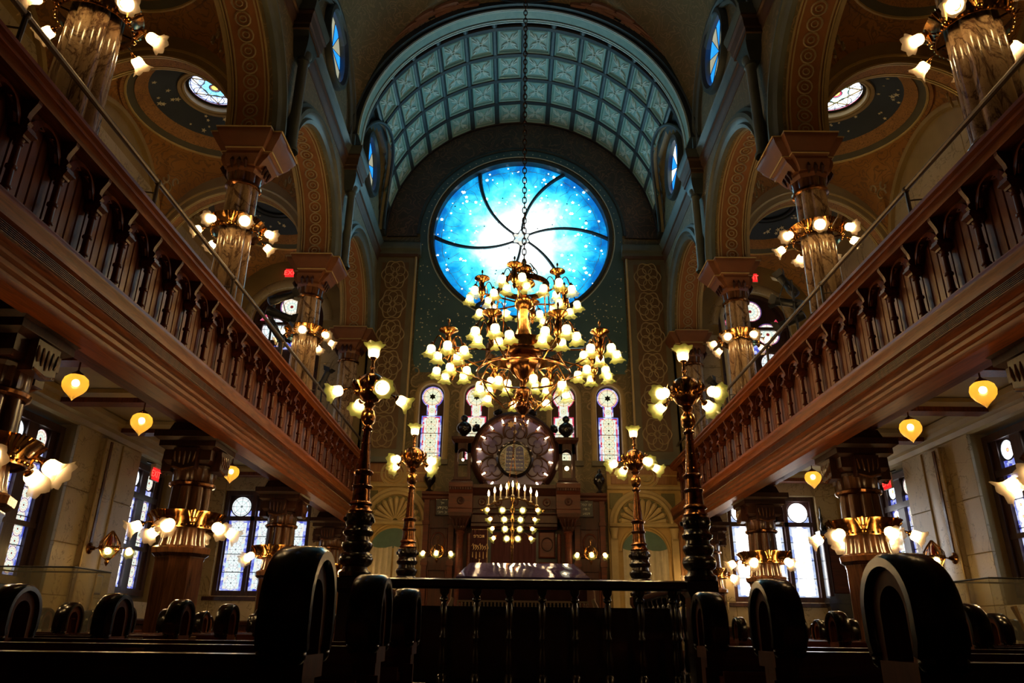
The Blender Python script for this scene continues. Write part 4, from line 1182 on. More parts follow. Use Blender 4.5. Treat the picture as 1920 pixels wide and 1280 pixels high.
def ring_lamp(loc, label, group, R=.4, size=.17, n=8, rot=0):
    t = thing('ring_lamp', label, 'lamp', loc, rot, group)
    MB().lathe([(R * .9, -.1), (R * .93, -.1), (R * .95, -.02), (R, .03), (R * 1.1, .09), (R * 1.13, .1), (R * 1.08, .07), (R * .94, .0), (R * .9, -.06), (R * .9, -.1)], 40).build('crown_ring', 'brass', t)
    sm = MB().tube([(.2, 0, -.05), (R * .92, 0, -.05)], .012, 5).mesh('spoke', 'bronze')
    for k in range(4): inst('spoke', sm, t, rot=(0, 0, k * pi / 2 + .4))
    pal = MB()
    for q in (-2, -1, 0, 1, 2):
        pal.tube([(R * .96, q * .012, -.05), (R * 1.05, q * .03, .04), (R * 1.16, q * .045, .11 - .012 * abs(q))], [.008, .018, .012], 5)
    pal.sphere((R * .98, 0, -.06), .03, 8, 5); pal.sphere((R * 1.06, 0, .0), .018, 6, 4)
    pm = pal.mesh('palmette', 'brass_bright', 40)
    bead = MB()
    for k in range(40):
        a = 2 * pi * k / 40; bead.sphere((R * .96 * cos(a), R * .96 * sin(a), -.075), .014, 6, 4)
    bead.build('bead_band', 'brass_bright', t, kind='stuff')
    for k in range(n): inst('palmette', pm, t, rot=(0, 0, 2 * pi * (k + .5) / n))
    am = MB()
    arm_tube(am, (R * .95, 0, -.04), (R + .1, 0, -.06), .02, .01, 4); am = am.mesh('arm', 'brass', 40)
    for k in range(n):
        a = 2 * pi * k / n
        inst('arm', am, t, rot=(0, 0, a))
        add_shade(t, ((R + .11) * cos(a), (R + .11) * sin(a), -.07), (cos(a), sin(a), -.55), size, 'glass_white')
    return t
for s, side in SIDES:
    for i, y in enumerate(YCOL):
        yy = y if i < 3 else 17.3
        ring_lamp((s * XC, yy, 2.1), 'brass crown lamp with frosted shades ringing the %s dark column under the %s gallery' % (order[i], side), 'ring lamps on the lower columns', .4, .18, 6, .35 * i + .25)
        if i < 3:
            ring_lamp((s * XC, yy, (6.45, 6.37, 6.3)[i]), 'brass crown lamp with frosted shades ringing the %s marbled column of the %s gallery' % (order[i], side), 'ring lamps on the upper columns', .36, .16, 7, .5 * i + .3)

# ---- great chandelier
CH = thing('chandelier', 'great tiered brass chandelier with dozens of ruffled glass shades', 'chandelier', (.0, 11.6, 4.1))
ZB = -4.1
def chain(parent, p0, p1, link=.1, r=.008, m='bronze', name='chain'):
    b = MB(); p0, p1 = Vector(p0), Vector(p1); L = (p1 - p0).length; n = max(2, int(L / (link * .82)))
    q = (p1 - p0).to_track_quat('Z', 'Y').to_matrix()
    for i in range(n):
        c = p0.lerp(p1, (i + .5) / n); pts = []
        for j in range(10):
            t = 2 * pi * j / 10; v = Vector((link * .28 * cos(t), 0, link * .55 * sin(t)))
            if i % 2: v = Vector((0, v.x, v.z))
            pts.append(c + q @ v)
        b.tube(pts, r, 5, closed=True)
    return b.build(name, m, parent)
chain(CH, (0, 0, 6.9 + ZB), (0, -.0, 15.3 + ZB), .13, .011)
MB().lathe([(.02, 7.0), (.05, 6.96), (.03, 6.92), (.13, 6.86), (.15, 6.8), (.1, 6.76), (.09, 6.68), (.17, 6.6), (.2, 6.52), (.12, 6.46), (.06, 6.4), (.06, 6.3), (.12, 6.26), (.17, 6.18), (.15, 6.08), (.08, 6.02),
            (.07, 5.9), (.1, 5.7), (.16, 5.55), (.19, 5.5), (.16, 5.44), (.12, 5.4)], 20, (0, 0, ZB)).build('stem', 'brass', CH)
MB().lathe([(.12, 5.42), (.3, 5.38), (.32, 5.36), (.32, 5.22), (.3, 5.2), (.2, 5.18), (.27, 5.12), (.28, 5.02), (.2, 4.88), (.1, 4.78), (.06, 4.72), (.06, 4.62), (.12, 4.58), (.14, 4.5), (.1, 4.42), (.06, 4.38), (.11, 4.34), (.14, 4.26), (.1, 4.2), (.03, 4.14), (.035, 4.1), (.005, 4.06)],
           20, (0, 0, ZB), False, lambda a: 1 + .05 * cos(10 * a)).build('basket', 'bronze', CH)
b = MB().lathe([(.42, 6.42), (.45, 6.42), (.45, 6.52), (.42, 6.52), (.42, 6.42)], 32, (0, 0, ZB)); b.build('upper_hoop', 'brass', CH)
b = MB().lathe([(.62, 5.14), (.65, 5.14), (.65, 5.32), (.62, 5.32), (.62, 5.14)], 40, (0, 0, ZB)); b.build('middle_hoop', 'brass', CH)
b = MB(); b.tube([(.78 * cos(t), .78 * sin(t), 4.86 + ZB) for t in (2 * pi * k / 40 for k in range(40))], .018, 6, closed=True)
b.build('lower_hoop', 'bronze', CH)
curl = MB()
for q, z0 in ((1, 6.78), (1, 4.36)):
    for k in range(8):
        a = pi / 4 * k
        pts = []
        for i in range(14):
            t = i / 13 * 5.2; r = .12 + .14 * (1 - i / 13 * .7) * (1 + sin(t - 1)) * .6
            pts.append((r * cos(a), r * sin(a), z0 + ZB + .11 * (1 - i / 17) * cos(t)))
        curl.tube(pts, .011, 5)
curl.build('scroll_crown', 'brass_bright', CH)
HUB = MB().lathe([(.008, .5), (.022, .47), (.022, .44), (.01, .42), (.01, .34), (.04, .33), (.15, .32), (.16, .3), (.1, .27), (.05, .22), (.045, .16), (.07, .1), (.08, .02), (.06, -.06), (.03, -.1), (.045, -.14), (.02, -.19), (.004, -.22)], 14, (0, 0, 0), False).mesh('branch_hub', 'brass', 40)
def hub(parent, loc, n, rr, size, sc_=1.0, rot=0, z_sh=.02, k0=0):
    h = inst('branch_hub', HUB, parent, loc, (0, 0, rot), (sc_,) * 3)
    am = MB()
    for k in range(n):
        a = 2 * pi * k / n + k0
        pts = []
        for i in range(9):
            t = i / 8; r = .05 + (rr / sc_ - .05) * t
            pts.append((r * cos(a), r * sin(a), .0 + .2 * sin(pi * min(1, t * 1.08)) ** .8 - .02 * t))
        am.tube(pts, .011, 5)
        wx, wy = loc[0] + rr * cos(a + rot), loc[1] + rr * sin(a + rot)
        add_shade(parent, (wx, wy, loc[2] + z_sh), (cos(a + rot) * .12, sin(a + rot) * .12, -1), size)
    am.build('branch_arms', 'brass', h)
rnd = random.Random(5)
spokes = MB()
for k in range(8):
    a = 2 * pi * (k + .5) / 8
    spokes.tube([(.25 * cos(a), .25 * sin(a), 5.24 + ZB), (1.34 * cos(a), 1.34 * sin(a), 5.13 + ZB)], .02, 6)
    spokes.tube([(.62 * cos(a), .62 * sin(a), 5.14 + ZB), (.78 * cos(a), .78 * sin(a), 4.86 + ZB), (1.3 * cos(a), 1.3 * sin(a), 5.08 + ZB)], .014, 6)
    hub(CH, (1.34 * cos(a), 1.34 * sin(a), 5.12 + ZB), 5, .27, .19, 1.0, a, .0, pi / 5 if k % 2 else 0)
for k in range(6):
    a = 2 * pi * k / 6 + .3
    spokes.tube([(.12 * cos(a), .12 * sin(a), 6.16 + ZB), (.74 * cos(a), .74 * sin(a), 6.24 + ZB)], .017, 6)
    spokes.tube([(.3 * cos(a), .3 * sin(a), 5.3 + ZB), (.5 * cos(a), .5 * sin(a), 5.7 + ZB), (.45 * cos(a), .45 * sin(a), 6.45 + ZB)], .012, 6)
    hub(CH, (.76 * cos(a), .76 * sin(a), 6.26 + ZB), 4, .23, .175, .85, a, .0, pi / 4)
spokes.build('spokes', 'brass', CH)
low = MB()
for k in range(8):
    a = 2 * pi * k / 8 + .2
    r = .68
    pts = [(.1 * cos(a), .1 * sin(a), 4.42 + ZB), (.35 * cos(a), .35 * sin(a), 4.3 + ZB), (.6 * cos(a), .6 * sin(a), 4.52 + ZB), (.68 * cos(a), .68 * sin(a), 4.66 + ZB), (r * 1.06 * cos(a), r * 1.06 * sin(a), 4.62 + ZB)]
    low.tube(pts, .012, 5)
    add_shade(CH, (r * 1.06 * cos(a), r * 1.06 * sin(a), 4.6 + ZB), (cos(a) * .15, sin(a) * .15, -1), .18)
low.build('lower_arms', 'brass', CH)
b = MB()
for k in (0, 1):
    b.tube([(.07 * cos(pi / 2 + pi * k + 2 * pi * j / 3), 0, 3.98 + ZB + .07 * sin(pi / 2 + pi * k + 2 * pi * j / 3)) for j in range(3)], .008, 4, closed=True)
b.tube([(0, 0, 4.07 + ZB), (0, 0, 4.05 + ZB)], .006, 4)
b.build('star_pendant', 'brass', CH)

# ---- tall lamps on the four corners of the reader's platform
def newel_lamp(loc, label, rot):
    t = thing('newel_lamp', label, 'lamp', loc, rot, 'tall lamps on the platform corners')
    # z = 0 at the rail cap
    MB().lathe([(.2, 0), (.21, .05), (.17, .08), (.15, .12), (.2, .16), (.22, .22), (.2, .28), (.16, .31), (.18, .34), (.2, .38), (.2, .42), (.16, .45), (.15, .5), (.19, .53), (.2, .57), (.17, .6), (.16, .64), (.18, .68), (.19, .74), (.18, .79), (.14, .81)], 24).build('turned_base', 'wood_black', t)
    b = MB()
    for k in range(8):
        a = 2 * pi * k / 8; b.sphere((.185 * cos(a), .185 * sin(a), .72), .035, 6, 4)
    b.build('carved_bosses', 'wood_black', t)
    MB().lathe([(.15, .8), (.165, .83), (.14, .86), (.13, .9), (.155, .92), (.15, .94), (.125, .96), (.12, 1.0), (.11, 1.12), (.13, 1.14), (.14, 1.16), (.11, 1.18), (.105, 1.22), (.1, 1.3), (.13, 1.33), (.135, 1.36), (.1, 1.38)], 20, (0, 0, 0), False, lambda a: 1 + .03 * cos(8 * a)).build('bronze_base', 'bronze', t)
    MB().lathe([(.09, 1.37), (.085, 1.42), (.048, 1.9), (.05, 1.92), (.075, 1.94), (.08, 1.96), (.05, 1.99), (.045, 2.02)], 12).build('tapered_shaft', 'bronze', t)
    b = MB()
    for k in range(5):
        for q in range(6):
            a = pi / 3 * q + .5 * (k % 2); z = 1.45 + k * .1; r = .084 - (z - 1.42) * .075
            b.sphere((r * cos(a), r * sin(a), z), .011, 5, 3)
    b.build('studs', 'brass', t)
    MB().lathe([(.04, 2.0), (.09, 2.05), (.1, 2.1), (.1, 2.14), (.085, 2.2), (.05, 2.24), (.06, 2.27), (.085, 2.3), (.05, 2.34)], 16, (0, 0, 0), False, lambda a: 1 + .05 * cos(10 * a)).build('knop', 'brass', t)
    MB().lathe([(.03, 2.32), (.12, 2.36), (.19, 2.45), (.21, 2.54), (.2, 2.62), (.15, 2.71), (.07, 2.76), (.03, 2.78), (.02, 2.82), (.04, 2.85), (.025, 2.88), (.02, 2.94)], 20, (0, 0, 0), False, lambda a: 1 + .03 * cos(12 * a)).build('globe', 'bronze', t)
    b = MB()
    for k in range(12):
        a = 2 * pi * k / 12
        b.tube([(.2 * cos(a), .2 * sin(a), 2.5), (.25 * cos(a), .25 * sin(a), 2.6), (.24 * cos(a), .24 * sin(a), 2.66)], [.012, .03, .008], 5)
        b.sphere((.205 * cos(a + .26), .205 * sin(a + .26), 2.47), .024, 6, 4)
    b.build('leaf_gallery', 'brass_bright', t)
    ar = MB()
    for k in range(4):
        a = pi / 2 * k
        ar.tube([(.19 * cos(a), .19 * sin(a), 2.5), (.3 * cos(a), .3 * sin(a), 2.5), (.38 * cos(a), .38 * sin(a), 2.47)], [.014, .012, .012], 6)
        ar.sphere((.3 * cos(a), .3 * sin(a), 2.5), .022, 6, 4)
        add_shade(t, (.4 * cos(a), .4 * sin(a), 2.46), (cos(a), sin(a), -.42), .21)
    ar.build('arms', 'brass', t)
    add_shade(t, (0, 0, 3.0), (0, 0, 1), .22)
    t.scale = (.83, .83, .83)
    return t
RZ = 1.37
newel_lamp((-1.84, 8.2, RZ), 'tall bronze lamp on the platform corner, near left, in front of the gallery end', .5)
newel_lamp((1.86, 8.2, RZ), 'tall bronze lamp on the platform corner, near right, in front of the gallery end', .65)
newel_lamp((-1.8, 11.9, RZ), 'tall bronze lamp on the platform corner, far left, before the shell niche', .95)
newel_lamp((1.84, 11.9, RZ), 'tall bronze lamp on the platform corner, far right, before the shell niche', .35)

# ---- candelabrum in front of the ark
MEN = thing('candelabrum', 'brass candelabrum with nine candle lights and rows of tulip shades before the ark', 'lamp', (-.16, 14.6, 0))
MB().lathe([(.2, 0), (.2, .05), (.08, .1), (.03, .16), (.018, .3), (.018, 2.35), (.03, 2.38), (.02, 2.42), (.035, 2.5), (.02, 2.54), (.02, 2.62), (.045, 2.68), (.02, 2.74), (.02, 2.82), (.05, 2.88), (.02, 2.94), (.02, 3.02), (.055, 3.08), (.02, 3.15), (.02, 3.24), (.05, 3.28), (.03, 3.32)], 12).build('stem', 'brass_bright', MEN)
b = MB(); b.tube([(x, 0, 3.29 - .22 * (x / .58) ** 2) for x in (-.6 + .1 * k for k in range(13))], .014, 6)
for q in (-1, 1): b.sphere((.61 * q, 0, 3.05), .03, 8, 5)
b.build('arched_bar', 'brass_bright', MEN)
for k in range(9):
    x = (k - 4) * .119; z = 3.3 - .22 * (x / .58) ** 2 + (.04 if k == 4 else 0)
    c = MB().lathe([(.035, 0), (.03, .02), (.014, .03), (.014, .17), (.01, .175)], 8).build('candle', 'cream', MEN, (x, 0, z))
    MB().lathe([(.004, .17), (.02, .2), (.022, .23), (.012, .27), (.002, .3)], 8).build('flame_bulb', 'bulb_small', c)
for row, (z, xo, xi) in enumerate(((3.06, .5, .19), (2.88, .44, .15), (2.7, .39, .135), (2.52, .36, .1))):
    b = MB(); b.tube([(-xo * .9, 0, z + .05), (-xo * .7, 0, z + .1), (-xo * .45, 0, z), (xo * .45, 0, z), (xo * .7, 0, z + .1), (xo * .9, 0, z + .05)], .009, 5)
    b.tube([(.045 * cos(t), 0, z + .045 * sin(t)) for t in (2 * pi * k / 14 for k in range(14))], .01, 5, closed=True)
    b.build('bracket', 'brass_bright', MEN)
    for q in (-1, 1):
        add_shade(MEN, (q * xo * .93, 0, z + .03), (q * .75, -.25, -.75), .11, bu=BU2)
        add_shade(MEN, (q * xi, -.05, z), (q * .1, -1, -.25), .105, bu=BU2)
b = MB()
for dx in (-.12, .12):
    for e in (-.02, .02): b.tube([(dx + e, 0, 3.3), (dx * .15, .05, 4.1)], .004, 4)
b.build('stay_wires', 'brass', MEN)
chain(MEN, (0, .05, 4.1), (.03, 1.8, 5.28), .07, .006, 'brass_bright')

# ---- small amber pendants under the galleries
for s, side in SIDES:
    for k, y in enumerate((9.4, 11.3, 15.3)):
        t = thing('amber_pendant', 'small amber acorn globe hanging under the %s gallery, %s' % (side, ('nearest of three', 'middle of three', 'farthest of three, behind the column')[k]), 'lamp', (s * 6.08, y - (.12 if s > 0 else 0), 3.78), 0, 'amber pendants under the galleries')
        MB().lathe([(.05, .23), (.1, .22), (.145, .18), (.165, .11), (.155, .05), (.115, -.01), (.06, -.06), (.025, -.1), (.004, -.13)], 16).build('amber_globe', 'glass_amber', t)
        MB().sphere((0, 0, .12), .05, 8, 6).build('bulb', 'bulb_small', t)
        MB().lathe([(.07, .22), (.075, .25), (.03, .28), (.012, .3), (.012, .56), (.06, .6), (.07, .64)], 10).build('drop_rod', 'bronze', t)
# ---- wall brackets between the side windows
for s, side in SIDES:
    t = thing('wall_sconce', 'brass wall lamp with ribbed globe and two shades on the %s marble wall' % side, 'lamp', (s * 7.6, 13.3, 2.12), 0, 'wall lamps on the side walls')
    MB().box(*sorted((s * .0, -s * .02)), -.035, .035, .1, 1.9).build('wire_cover', 'wood_column', t, smooth=0)
    MB().lathe([(.1, 0), (.1, .02), (.05, .04), (.03, .1)], 12).xf(Matrix.Rotation(-s * pi / 2, 4, 'Y')).build('wall_rose', 'brass', t)
    MB().tube([(-s * .06, 0, 0), (-s * .12, 0, .0), (-s * .2, 0, .02)], .013, 6).build('arm', 'brass', t)
    g = MB()
    for k in range(10):
        a = 2 * pi * k / 10
        g.tube([(-s * .36 + r * cos(a), r * sin(a), z) for r, z in ((.01, .3), (.09, .2), (.16, .1), (.17, .0), (.1, -.12), (.02, -.2))], .01, 5)
    g.lathe([(.17, -.02), (.175, .02), (.165, .04)], 20, (-s * .36, 0, 0)); g.lathe([(.03, -.2), (.04, -.24), (.005, -.3)], 8, (-s * .36, 0, 0))
    g.build('cage_globe', 'brass', t)
    for dx, dy in ((-.38, -.1), (-.66, .08)):
        add_shade(t, (s * dx, dy, -.0), (-s * .4, -.5, -.5), .15)
    MB().tube([(-s * .52, 0, 0), (-s * .66, .08, .02)], .012, 6).build('arm', 'brass', t)
# ------------------------------------------------------------------ reader's platform
PL = thing('platform', 'raised dark wooden platform carrying the reading desk', 'platform', (0, 10.05, 0))
MB().box(-2.05, 2.05, -2.0, 2.0, 0, .25).build('platform_body', 'wood_black', PL, smooth=0)
for k in range(9):
    MB().bev(-1.98 + k * .44, -1.58 + k * .44, -2.0, -2.03, .04, .21, .015, 'y').build('riser_panel', 'wood_black', PL, smooth=0)
RAIL = thing('platform_railing', 'black turned-baluster railing around the reader\'s platform', 'railing', (0, 8.2, .25))
def railbar(x0, x1, y0, y1, nm='handrail'):
    b = MB(); prof = [(-.1, 1.03), (-.11, 1.06), (-.1, 1.1), (-.06, 1.115), (.06, 1.115), (.1, 1.1), (.11, 1.06), (.1, 1.03), (.06, 1.01), (-.06, 1.01)]
    if abs(x1 - x0) > abs(y1 - y0): b.linsweep(prof, lambda a, c, t: (t, y0 + a, c), x0, x1)
    else: b.linsweep(prof, lambda a, c, t: (x0 + a, t, c), y0, y1)
    return b.build(nm, 'wood_black', RAIL)
railbar(-1.68, 1.68, 0, 0); railbar(-1.84, -1.84, .17, 3.53); railbar(1.84, 1.84, .17, 3.53)
MB().box(-1.7, 1.7, -.05, .05, .03, .09).build('bottom_rail', 'wood_black', RAIL, smooth=0)
for q in (-1, 1): MB().box(q * 1.84 - .05, q * 1.84 + .05, .15, 3.55, .03, .09).build('bottom_rail', 'wood_black', RAIL, smooth=0)
BAL = MB().lathe([(.05, .08), (.05, .16), (.03, .19), (.04, .23), (.045, .3), (.03, .4), (.024, .5), (.036, .52), (.036, .54), (.022, .56), (.03, .64), (.042, .74), (.034, .84), (.024, .88), (.045, .9), (.045, .92), (.028, .94), (.05, .97), (.055, 1.02)], 12).mesh('baluster', 'wood_black', 40)
for k in range(10): inst('baluster', BAL, RAIL, (-1.56 + k * .345, 0, 0))
for q in (-1, 1):
    for k in range(9): inst('baluster', BAL, RAIL, (q * 1.84, .45 + k * .36, 0))
for x in (-1.84, 1.84):
    for y in (0, 3.7):
        MB().sq([(.15, 0), (.15, .1), (.13, .13), (.13, .95), (.16, 1.0), (.16, 1.108)]).build('newel_post', 'wood_black', RAIL, (x, y, 0), smooth=20)
BN = thing('platform_bench', 'long black bench with panelled back just inside the platform railing', 'bench', (0, 8.62, .25))
MB().box(-1.6, 1.6, -.03, .03, .0, .8).build('bench_back', 'wood_black', BN, smooth=0)
MB().box(-1.6, 1.6, -.05, .05, .8, .85).build('bench_rail', 'wood_black', BN, smooth=0)
MB().box(-1.6, 1.6, .03, .2, .36, .4).build('bench_seat', 'wood_black', BN, smooth=0)
for q in (-1, 0, 1): MB().box(q * 1.5 - .03, q * 1.5 + .03, .03, .18, 0, .36).build('bench_leg', 'wood_black', BN, smooth=0)
# desk with glossy cover, velvet cloth hanging with fringe
DK = thing('reading_desk', 'broad reading desk with sloping top on the platform', 'desk', (-.03, 9.4, .25))
MB().box(-.68, .68, -.42, .42, 0, 1.12).build('desk_body', 'wood_black', DK, smooth=0)
MB().add([(-.75, -.5, 1.12), (.75, -.5, 1.12), (.75, .5, 1.12), (-.75, .5, 1.12), (-.75, -.5, 1.17), (.75, -.5, 1.17), (.65, .5, 1.41), (-.65, .5, 1.41)],
         [(0, 3, 2, 1), (4, 5, 6, 7), (0, 1, 5, 4), (1, 2, 6, 5), (2, 3, 7, 6), (3, 0, 4, 7)]).build('sloping_top', 'wood_black', DK, smooth=0)
for q in (-1, 1): MB().sq([(.07, 0), (.07, .12), (.04, .16), (.05, .5), (.04, 1.04), (.07, 1.12)], (q * .62, -.43, 0)).build('leg', 'wood_black', DK, smooth=20)
CL_ = thing('desk_cover', 'shiny purple cover draped over the reading desk with tasselled fringe', 'tablecloth', (-.03, 9.4, .42))
b = MB()
NX, NY = 26, 10
rows = []
for j in range(NY + 1):
    t = j / NY; hw = .775 - .1 * t
    rows.append([(hw * (2 * i / NX - 1), -.515 + 1.03 * t, 1.012 + .24 * t + .0015 * sin(9 * i / NX * 2 + 5 * t) + .001 * sin(23 * i / NX + 9 * t)) for i in range(NX + 1)])
b.skin(rows, False)
dr = []
for j in range(5):
    t = j / 4; dr.append([(.775 * (2 * i / NX - 1), -.516 - .006 - .012 * t * sin(2.3 * i), 1.011 - .085 * t) for i in range(NX + 1)])
b.skin(dr, False)
b.build('glossy_sheet', 'cloth_purple', CL_, smooth=60)
v = MB(); dr = []
for j in range(6):
    t = j / 5; dr.append([(.74 * (2 * i / NX - 1), -.506 - .02 * t * sin(1.9 * i), .95 - .22 * t) for i in range(NX + 1)])
v.skin(dr, False); v.build('velvet_front', 'velvet', CL_)
MB().box(-.75, .75, -.535, -.525, .735, .755).build('fringe_band', 'fringe', CL_, smooth=0)
T = MB().lathe([(.004, .1), (.008, .09), (.013, .08), (.009, .07), (.014, .03), (.012, 0)], 6).mesh('tassel', 'fringe', 40)
for k in range(36): inst('tassel', T, CL_, (-.74 + k * .0423, -.53, .64))
for q in (-1, 1):
    w_ = MB().tube([(q * .78, -.5, 1.0), (q * .82, -.52, .9), (q * .83, -.52, .75)], .008, 5); w_.tube([(q * .8, -.53, .78), (q * .84, -.53, .68), (q * .78, -.53, .62)], [.02, .035, .01], 6); w_.build('corner_tassel', 'fringe', CL_)
for k, (tx, z) in enumerate((('כתר תורה', .965), ('לכבוד בית הכנסת הגדול', .945))):
    text('embroidered_text', tx, 'velvet_gold', CL_, (0.02, -.536, z), (pi / 2, 0, 0), .024 if k else .02, .001)

# ------------------------------------------------------------------ the ark
AX = -.12
ARK = thing('ark', 'towering carved dark wooden ark with round traceried pediment and twin turrets', 'ark', (AX, 17.1, 0))
def bx(nm, x0, x1, y0, y1, z0, z1, m='wood_ark', p=ARK, sm=0): return MB().box(x0, x1, y0, y1, z0, z1).build(nm, m, p, smooth=sm)
bx('body', -1.45, 1.45, .2, .6, 0, 4.0)
for q in (-1, 1):
    bx('wing', *sorted((q * 1.4, q * 2.08)), .05, .6, 0, 3.72)
    W = MB().linsweep([(.6, 3.66), (.02, 3.66), (-.02, 3.7), (-.02, 3.74), (-.08, 3.78), (-.08, 3.84), (.6, 3.84)], lambda a, c, t: (t, a, c), *sorted((q * 1.38, q * 2.14)))
    W.build('wing_cornice', 'wood_ark_red', ARK)
    for x in (1.44, 2.02):
        P = MB().box(q * x - .06, q * x + .06, -.02, .06, .0, 3.66); P.box(q * x - .08, q * x + .08, -.04, .06, 3.1, 3.18); P.box(q * x - .08, q * x + .08, -.04, .06, 2.2, 2.3)
        P.build('wing_pilaster', 'wood_ark_red', ARK, smooth=0)
    for (z0, z1) in ((.3, 2.1), (2.4, 3.02)):
        f = MB(); frame_ = [(q * 1.73 - .2, z0), (q * 1.73 + .2, z0), (q * 1.73 + .2, z1), (q * 1.73 - .2, z1)]
        f.tube([(u, .035, v_) for u, v_ in frame_], .022, 6, closed=True)
        if z0 > 2: f.tube([(q * 1.73 + .15 * cos(t), .03, 2.72 + .2 * sin(t)) for t in (2 * pi * k / 20 for k in range(20))], .02, 5, closed=True)
        f.build('wing_panel', 'wood_ark_red', ARK)
    MB().lathe([(.05, 3.84), (.09, 3.88), (.03, 3.94), (.06, 4.0), (.13, 4.1), (.14, 4.18), (.1, 4.28), (.04, 4.34), (.05, 4.38), (.005, 4.44)], 14, (q * 2.0, .1, 0), False, lambda a: 1 + .05 * cos(8 * a)).build('urn_finial', 'wood_black', ARK)
    # columns of the front with corbelled capitals
    MB().sq([(.16, 0), (.16, .3), (.13, .34)], (q * 1.22, -.22, 0)).build('column_base', 'wood_ark', ARK, smooth=20)
    MB().lathe([(.1, .32), (.12, .4), (.085, .46), (.085, 1.9), (.1, 1.94), (.085, 1.98), (.08, 2.85), (.11, 2.9), (.09, 2.94)], 16, (q * 1.22, -.22, 0)).build('column', 'wood_ark_red', ARK)
    MB().lathe([(.045, 1.0), (.045, 2.9)], 10, (q * 1.02, -.1, 0)).build('slim_column', 'wood_ark_red', ARK)
    MB().sq([(.09, 2.92), (.13, 3.0), (.13, 3.04), (.18, 3.12), (.2, 3.18), (.25, 3.24), (.26, 3.32)], (q * 1.22, -.18, 0)).build('capital', 'wood_ark', ARK, smooth=20)
    f = MB()
    for k in range(5): f.tube([(q * 1.22 + (k - 2) * .06, -.32, 2.98), (q * 1.22 + (k - 2) * .075, -.38, 3.1), (q * 1.22 + (k - 2) * .09, -.4, 3.2)], [.01, .026, .012], 5)
    f.build('leaf_carving', 'wood_ark', ARK)
    # block of the entablature over each column
    MB().linsweep([(.3, 3.3), (-.42, 3.3), (-.42, 3.4), (-.4, 3.42), (-.4, 3.74), (-.44, 3.78), (-.46, 3.84), (-.5, 3.88), (-.5, 3.98), (-.46, 4.0), (.3, 4.0)], lambda a, c, t: (t, a, c), q * 1.22 - .27, q * 1.22 + .27).build('entablature_block', 'wood_ark_red', ARK)
    MB().lathe([(.09, -.012), (.09, .0), (.06, .015), (.03, .005), (.0001, .02)], 16).xf(Matrix.Translation((q * 1.22, -.41, 3.58)) @ Matrix.Rotation(pi / 2, 4, 'X')).build('rosette', 'wood_ark', ARK)
    d = MB()
    for k in range(9): d.box(q * 1.22 - .25 + k * .0575, q * 1.22 - .22 + k * .0575, -.49, -.44, 3.82, 3.87)
    d.build('dentils', 'wood_ark', ARK, smooth=0)
MB().linsweep([(.3, 3.0), (-.06, 3.0), (-.08, 3.04), (-.12, 3.06), (-.12, 3.12), (-.16, 3.14), (-.16, 3.3), (-.2, 3.34), (-.2, 3.42), (-.14, 3.46), (-.14, 3.74), (-.2, 3.78), (-.22, 3.84), (-.28, 3.9), (-.28, 3.98), (.3, 4.0)],
              lambda a, c, t: (t, a, c), -.98, .98).build('entablature', 'wood_ark', ARK)
d = MB()
for k in range(34): d.box(-.96 + k * .057, -.93 + k * .057, -.2, -.14, 3.37, 3.41)
d.build('dentils', 'wood_ark_red', ARK, smooth=0)
for k in range(5):
    x = -.74 + k * .37; f = MB(); f.tube([(x + .075 * cos(t), -.15, 3.6 + .075 * sin(t)) for t in (2 * pi * j / 16 for j in range(16))], .018, 5, closed=True); f.sphere((x, -.15, 3.6), .03, 8, 5); f.build('rosette', 'wood_ark_red', ARK)
# recess, doors and hangings
bx('recess_back', -.98, .98, .14, .2, 0, 3.0, 'panel_black')
D = MB()
rows = []
for j in range(8):
    t = j / 7; rows.append([(-.52 + 1.02 * i / 40, .08 + .02 * sin(i * 1.3), 1.0 + 1.95 * t) for i in range(41)])
D.skin(rows, False); cur_ = D.build('inner_curtain', 'velvet', ARK, smooth=60)
MB().box(-.52, .5, .04, .06, 2.02, 2.04).build('curtain_trim', 'velvet_gold', cur_, smooth=0)
D = MB(); rows = []
for j in range(8):
    t = j / 7; rows.append([(-.97 + .38 * i / 24, -.02 + .02 * sin(i * 1.1), 1.0 + 2.05 * t) for i in range(25)])
D.skin(rows, False); cu2 = D.build('embroidered_hanging', 'velvet', ARK, smooth=60)
E_ = MB()
for k in range(8): E_.lathe([(.012, 0), (.018, .015), (.001, .03)], 5, (-.94 + k * .046, -.05, 2.98))
for k in range(7):
    x = -.93 + k * .053; E_.tube([(x - .03, -.05, 2.62 + .03 * sin(k)), (x, -.055, 2.68 - .03 * (k % 3)), (x + .03, -.05, 2.58), (x, -.05, 2.54)], [.008, .016, .014, .006], 5)
for k in range(5): E_.tube([(-.93 + k * .08, -.05, 2.5), (-.93 + k * .08, -.05, 2.38 - .03 * (k % 2))], [.008, .016], 5)
E_.tube([(-.79 + .02 * sin(k * .9), -.05, 1.9 + k * .05) for k in range(10)], [.01 + .012 * (k % 2) for k in range(10)], 5)
E_.tube([(-.6, -.04, 1.0), (-.6, -.04, 3.04)], .008, 4)
E_.build('gold_embroidery', 'velvet_gold', cu2)
text('embroidered_text', 'פרוכת', 'velvet_gold', cu2, (-.79, -.055, 2.84), (pi / 2, 0, 0), .1, .002)
for k in range(3):
    z0 = 1.0 + k * .68
    p = MB().bev(.56, .94, .12, .06, z0 + .03, z0 + .62, .03, 'y').build('door_panel', 'wood_ark_red', ARK, smooth=0)
    if k: MB().tube([(.75 + .12 * cos(t), .05, z0 + .33 + .14 * sin(t)) for t in (2 * pi * j / 20 for j in range(20))], .016, 5, closed=True).build('door_ring', 'wood_ark', p)
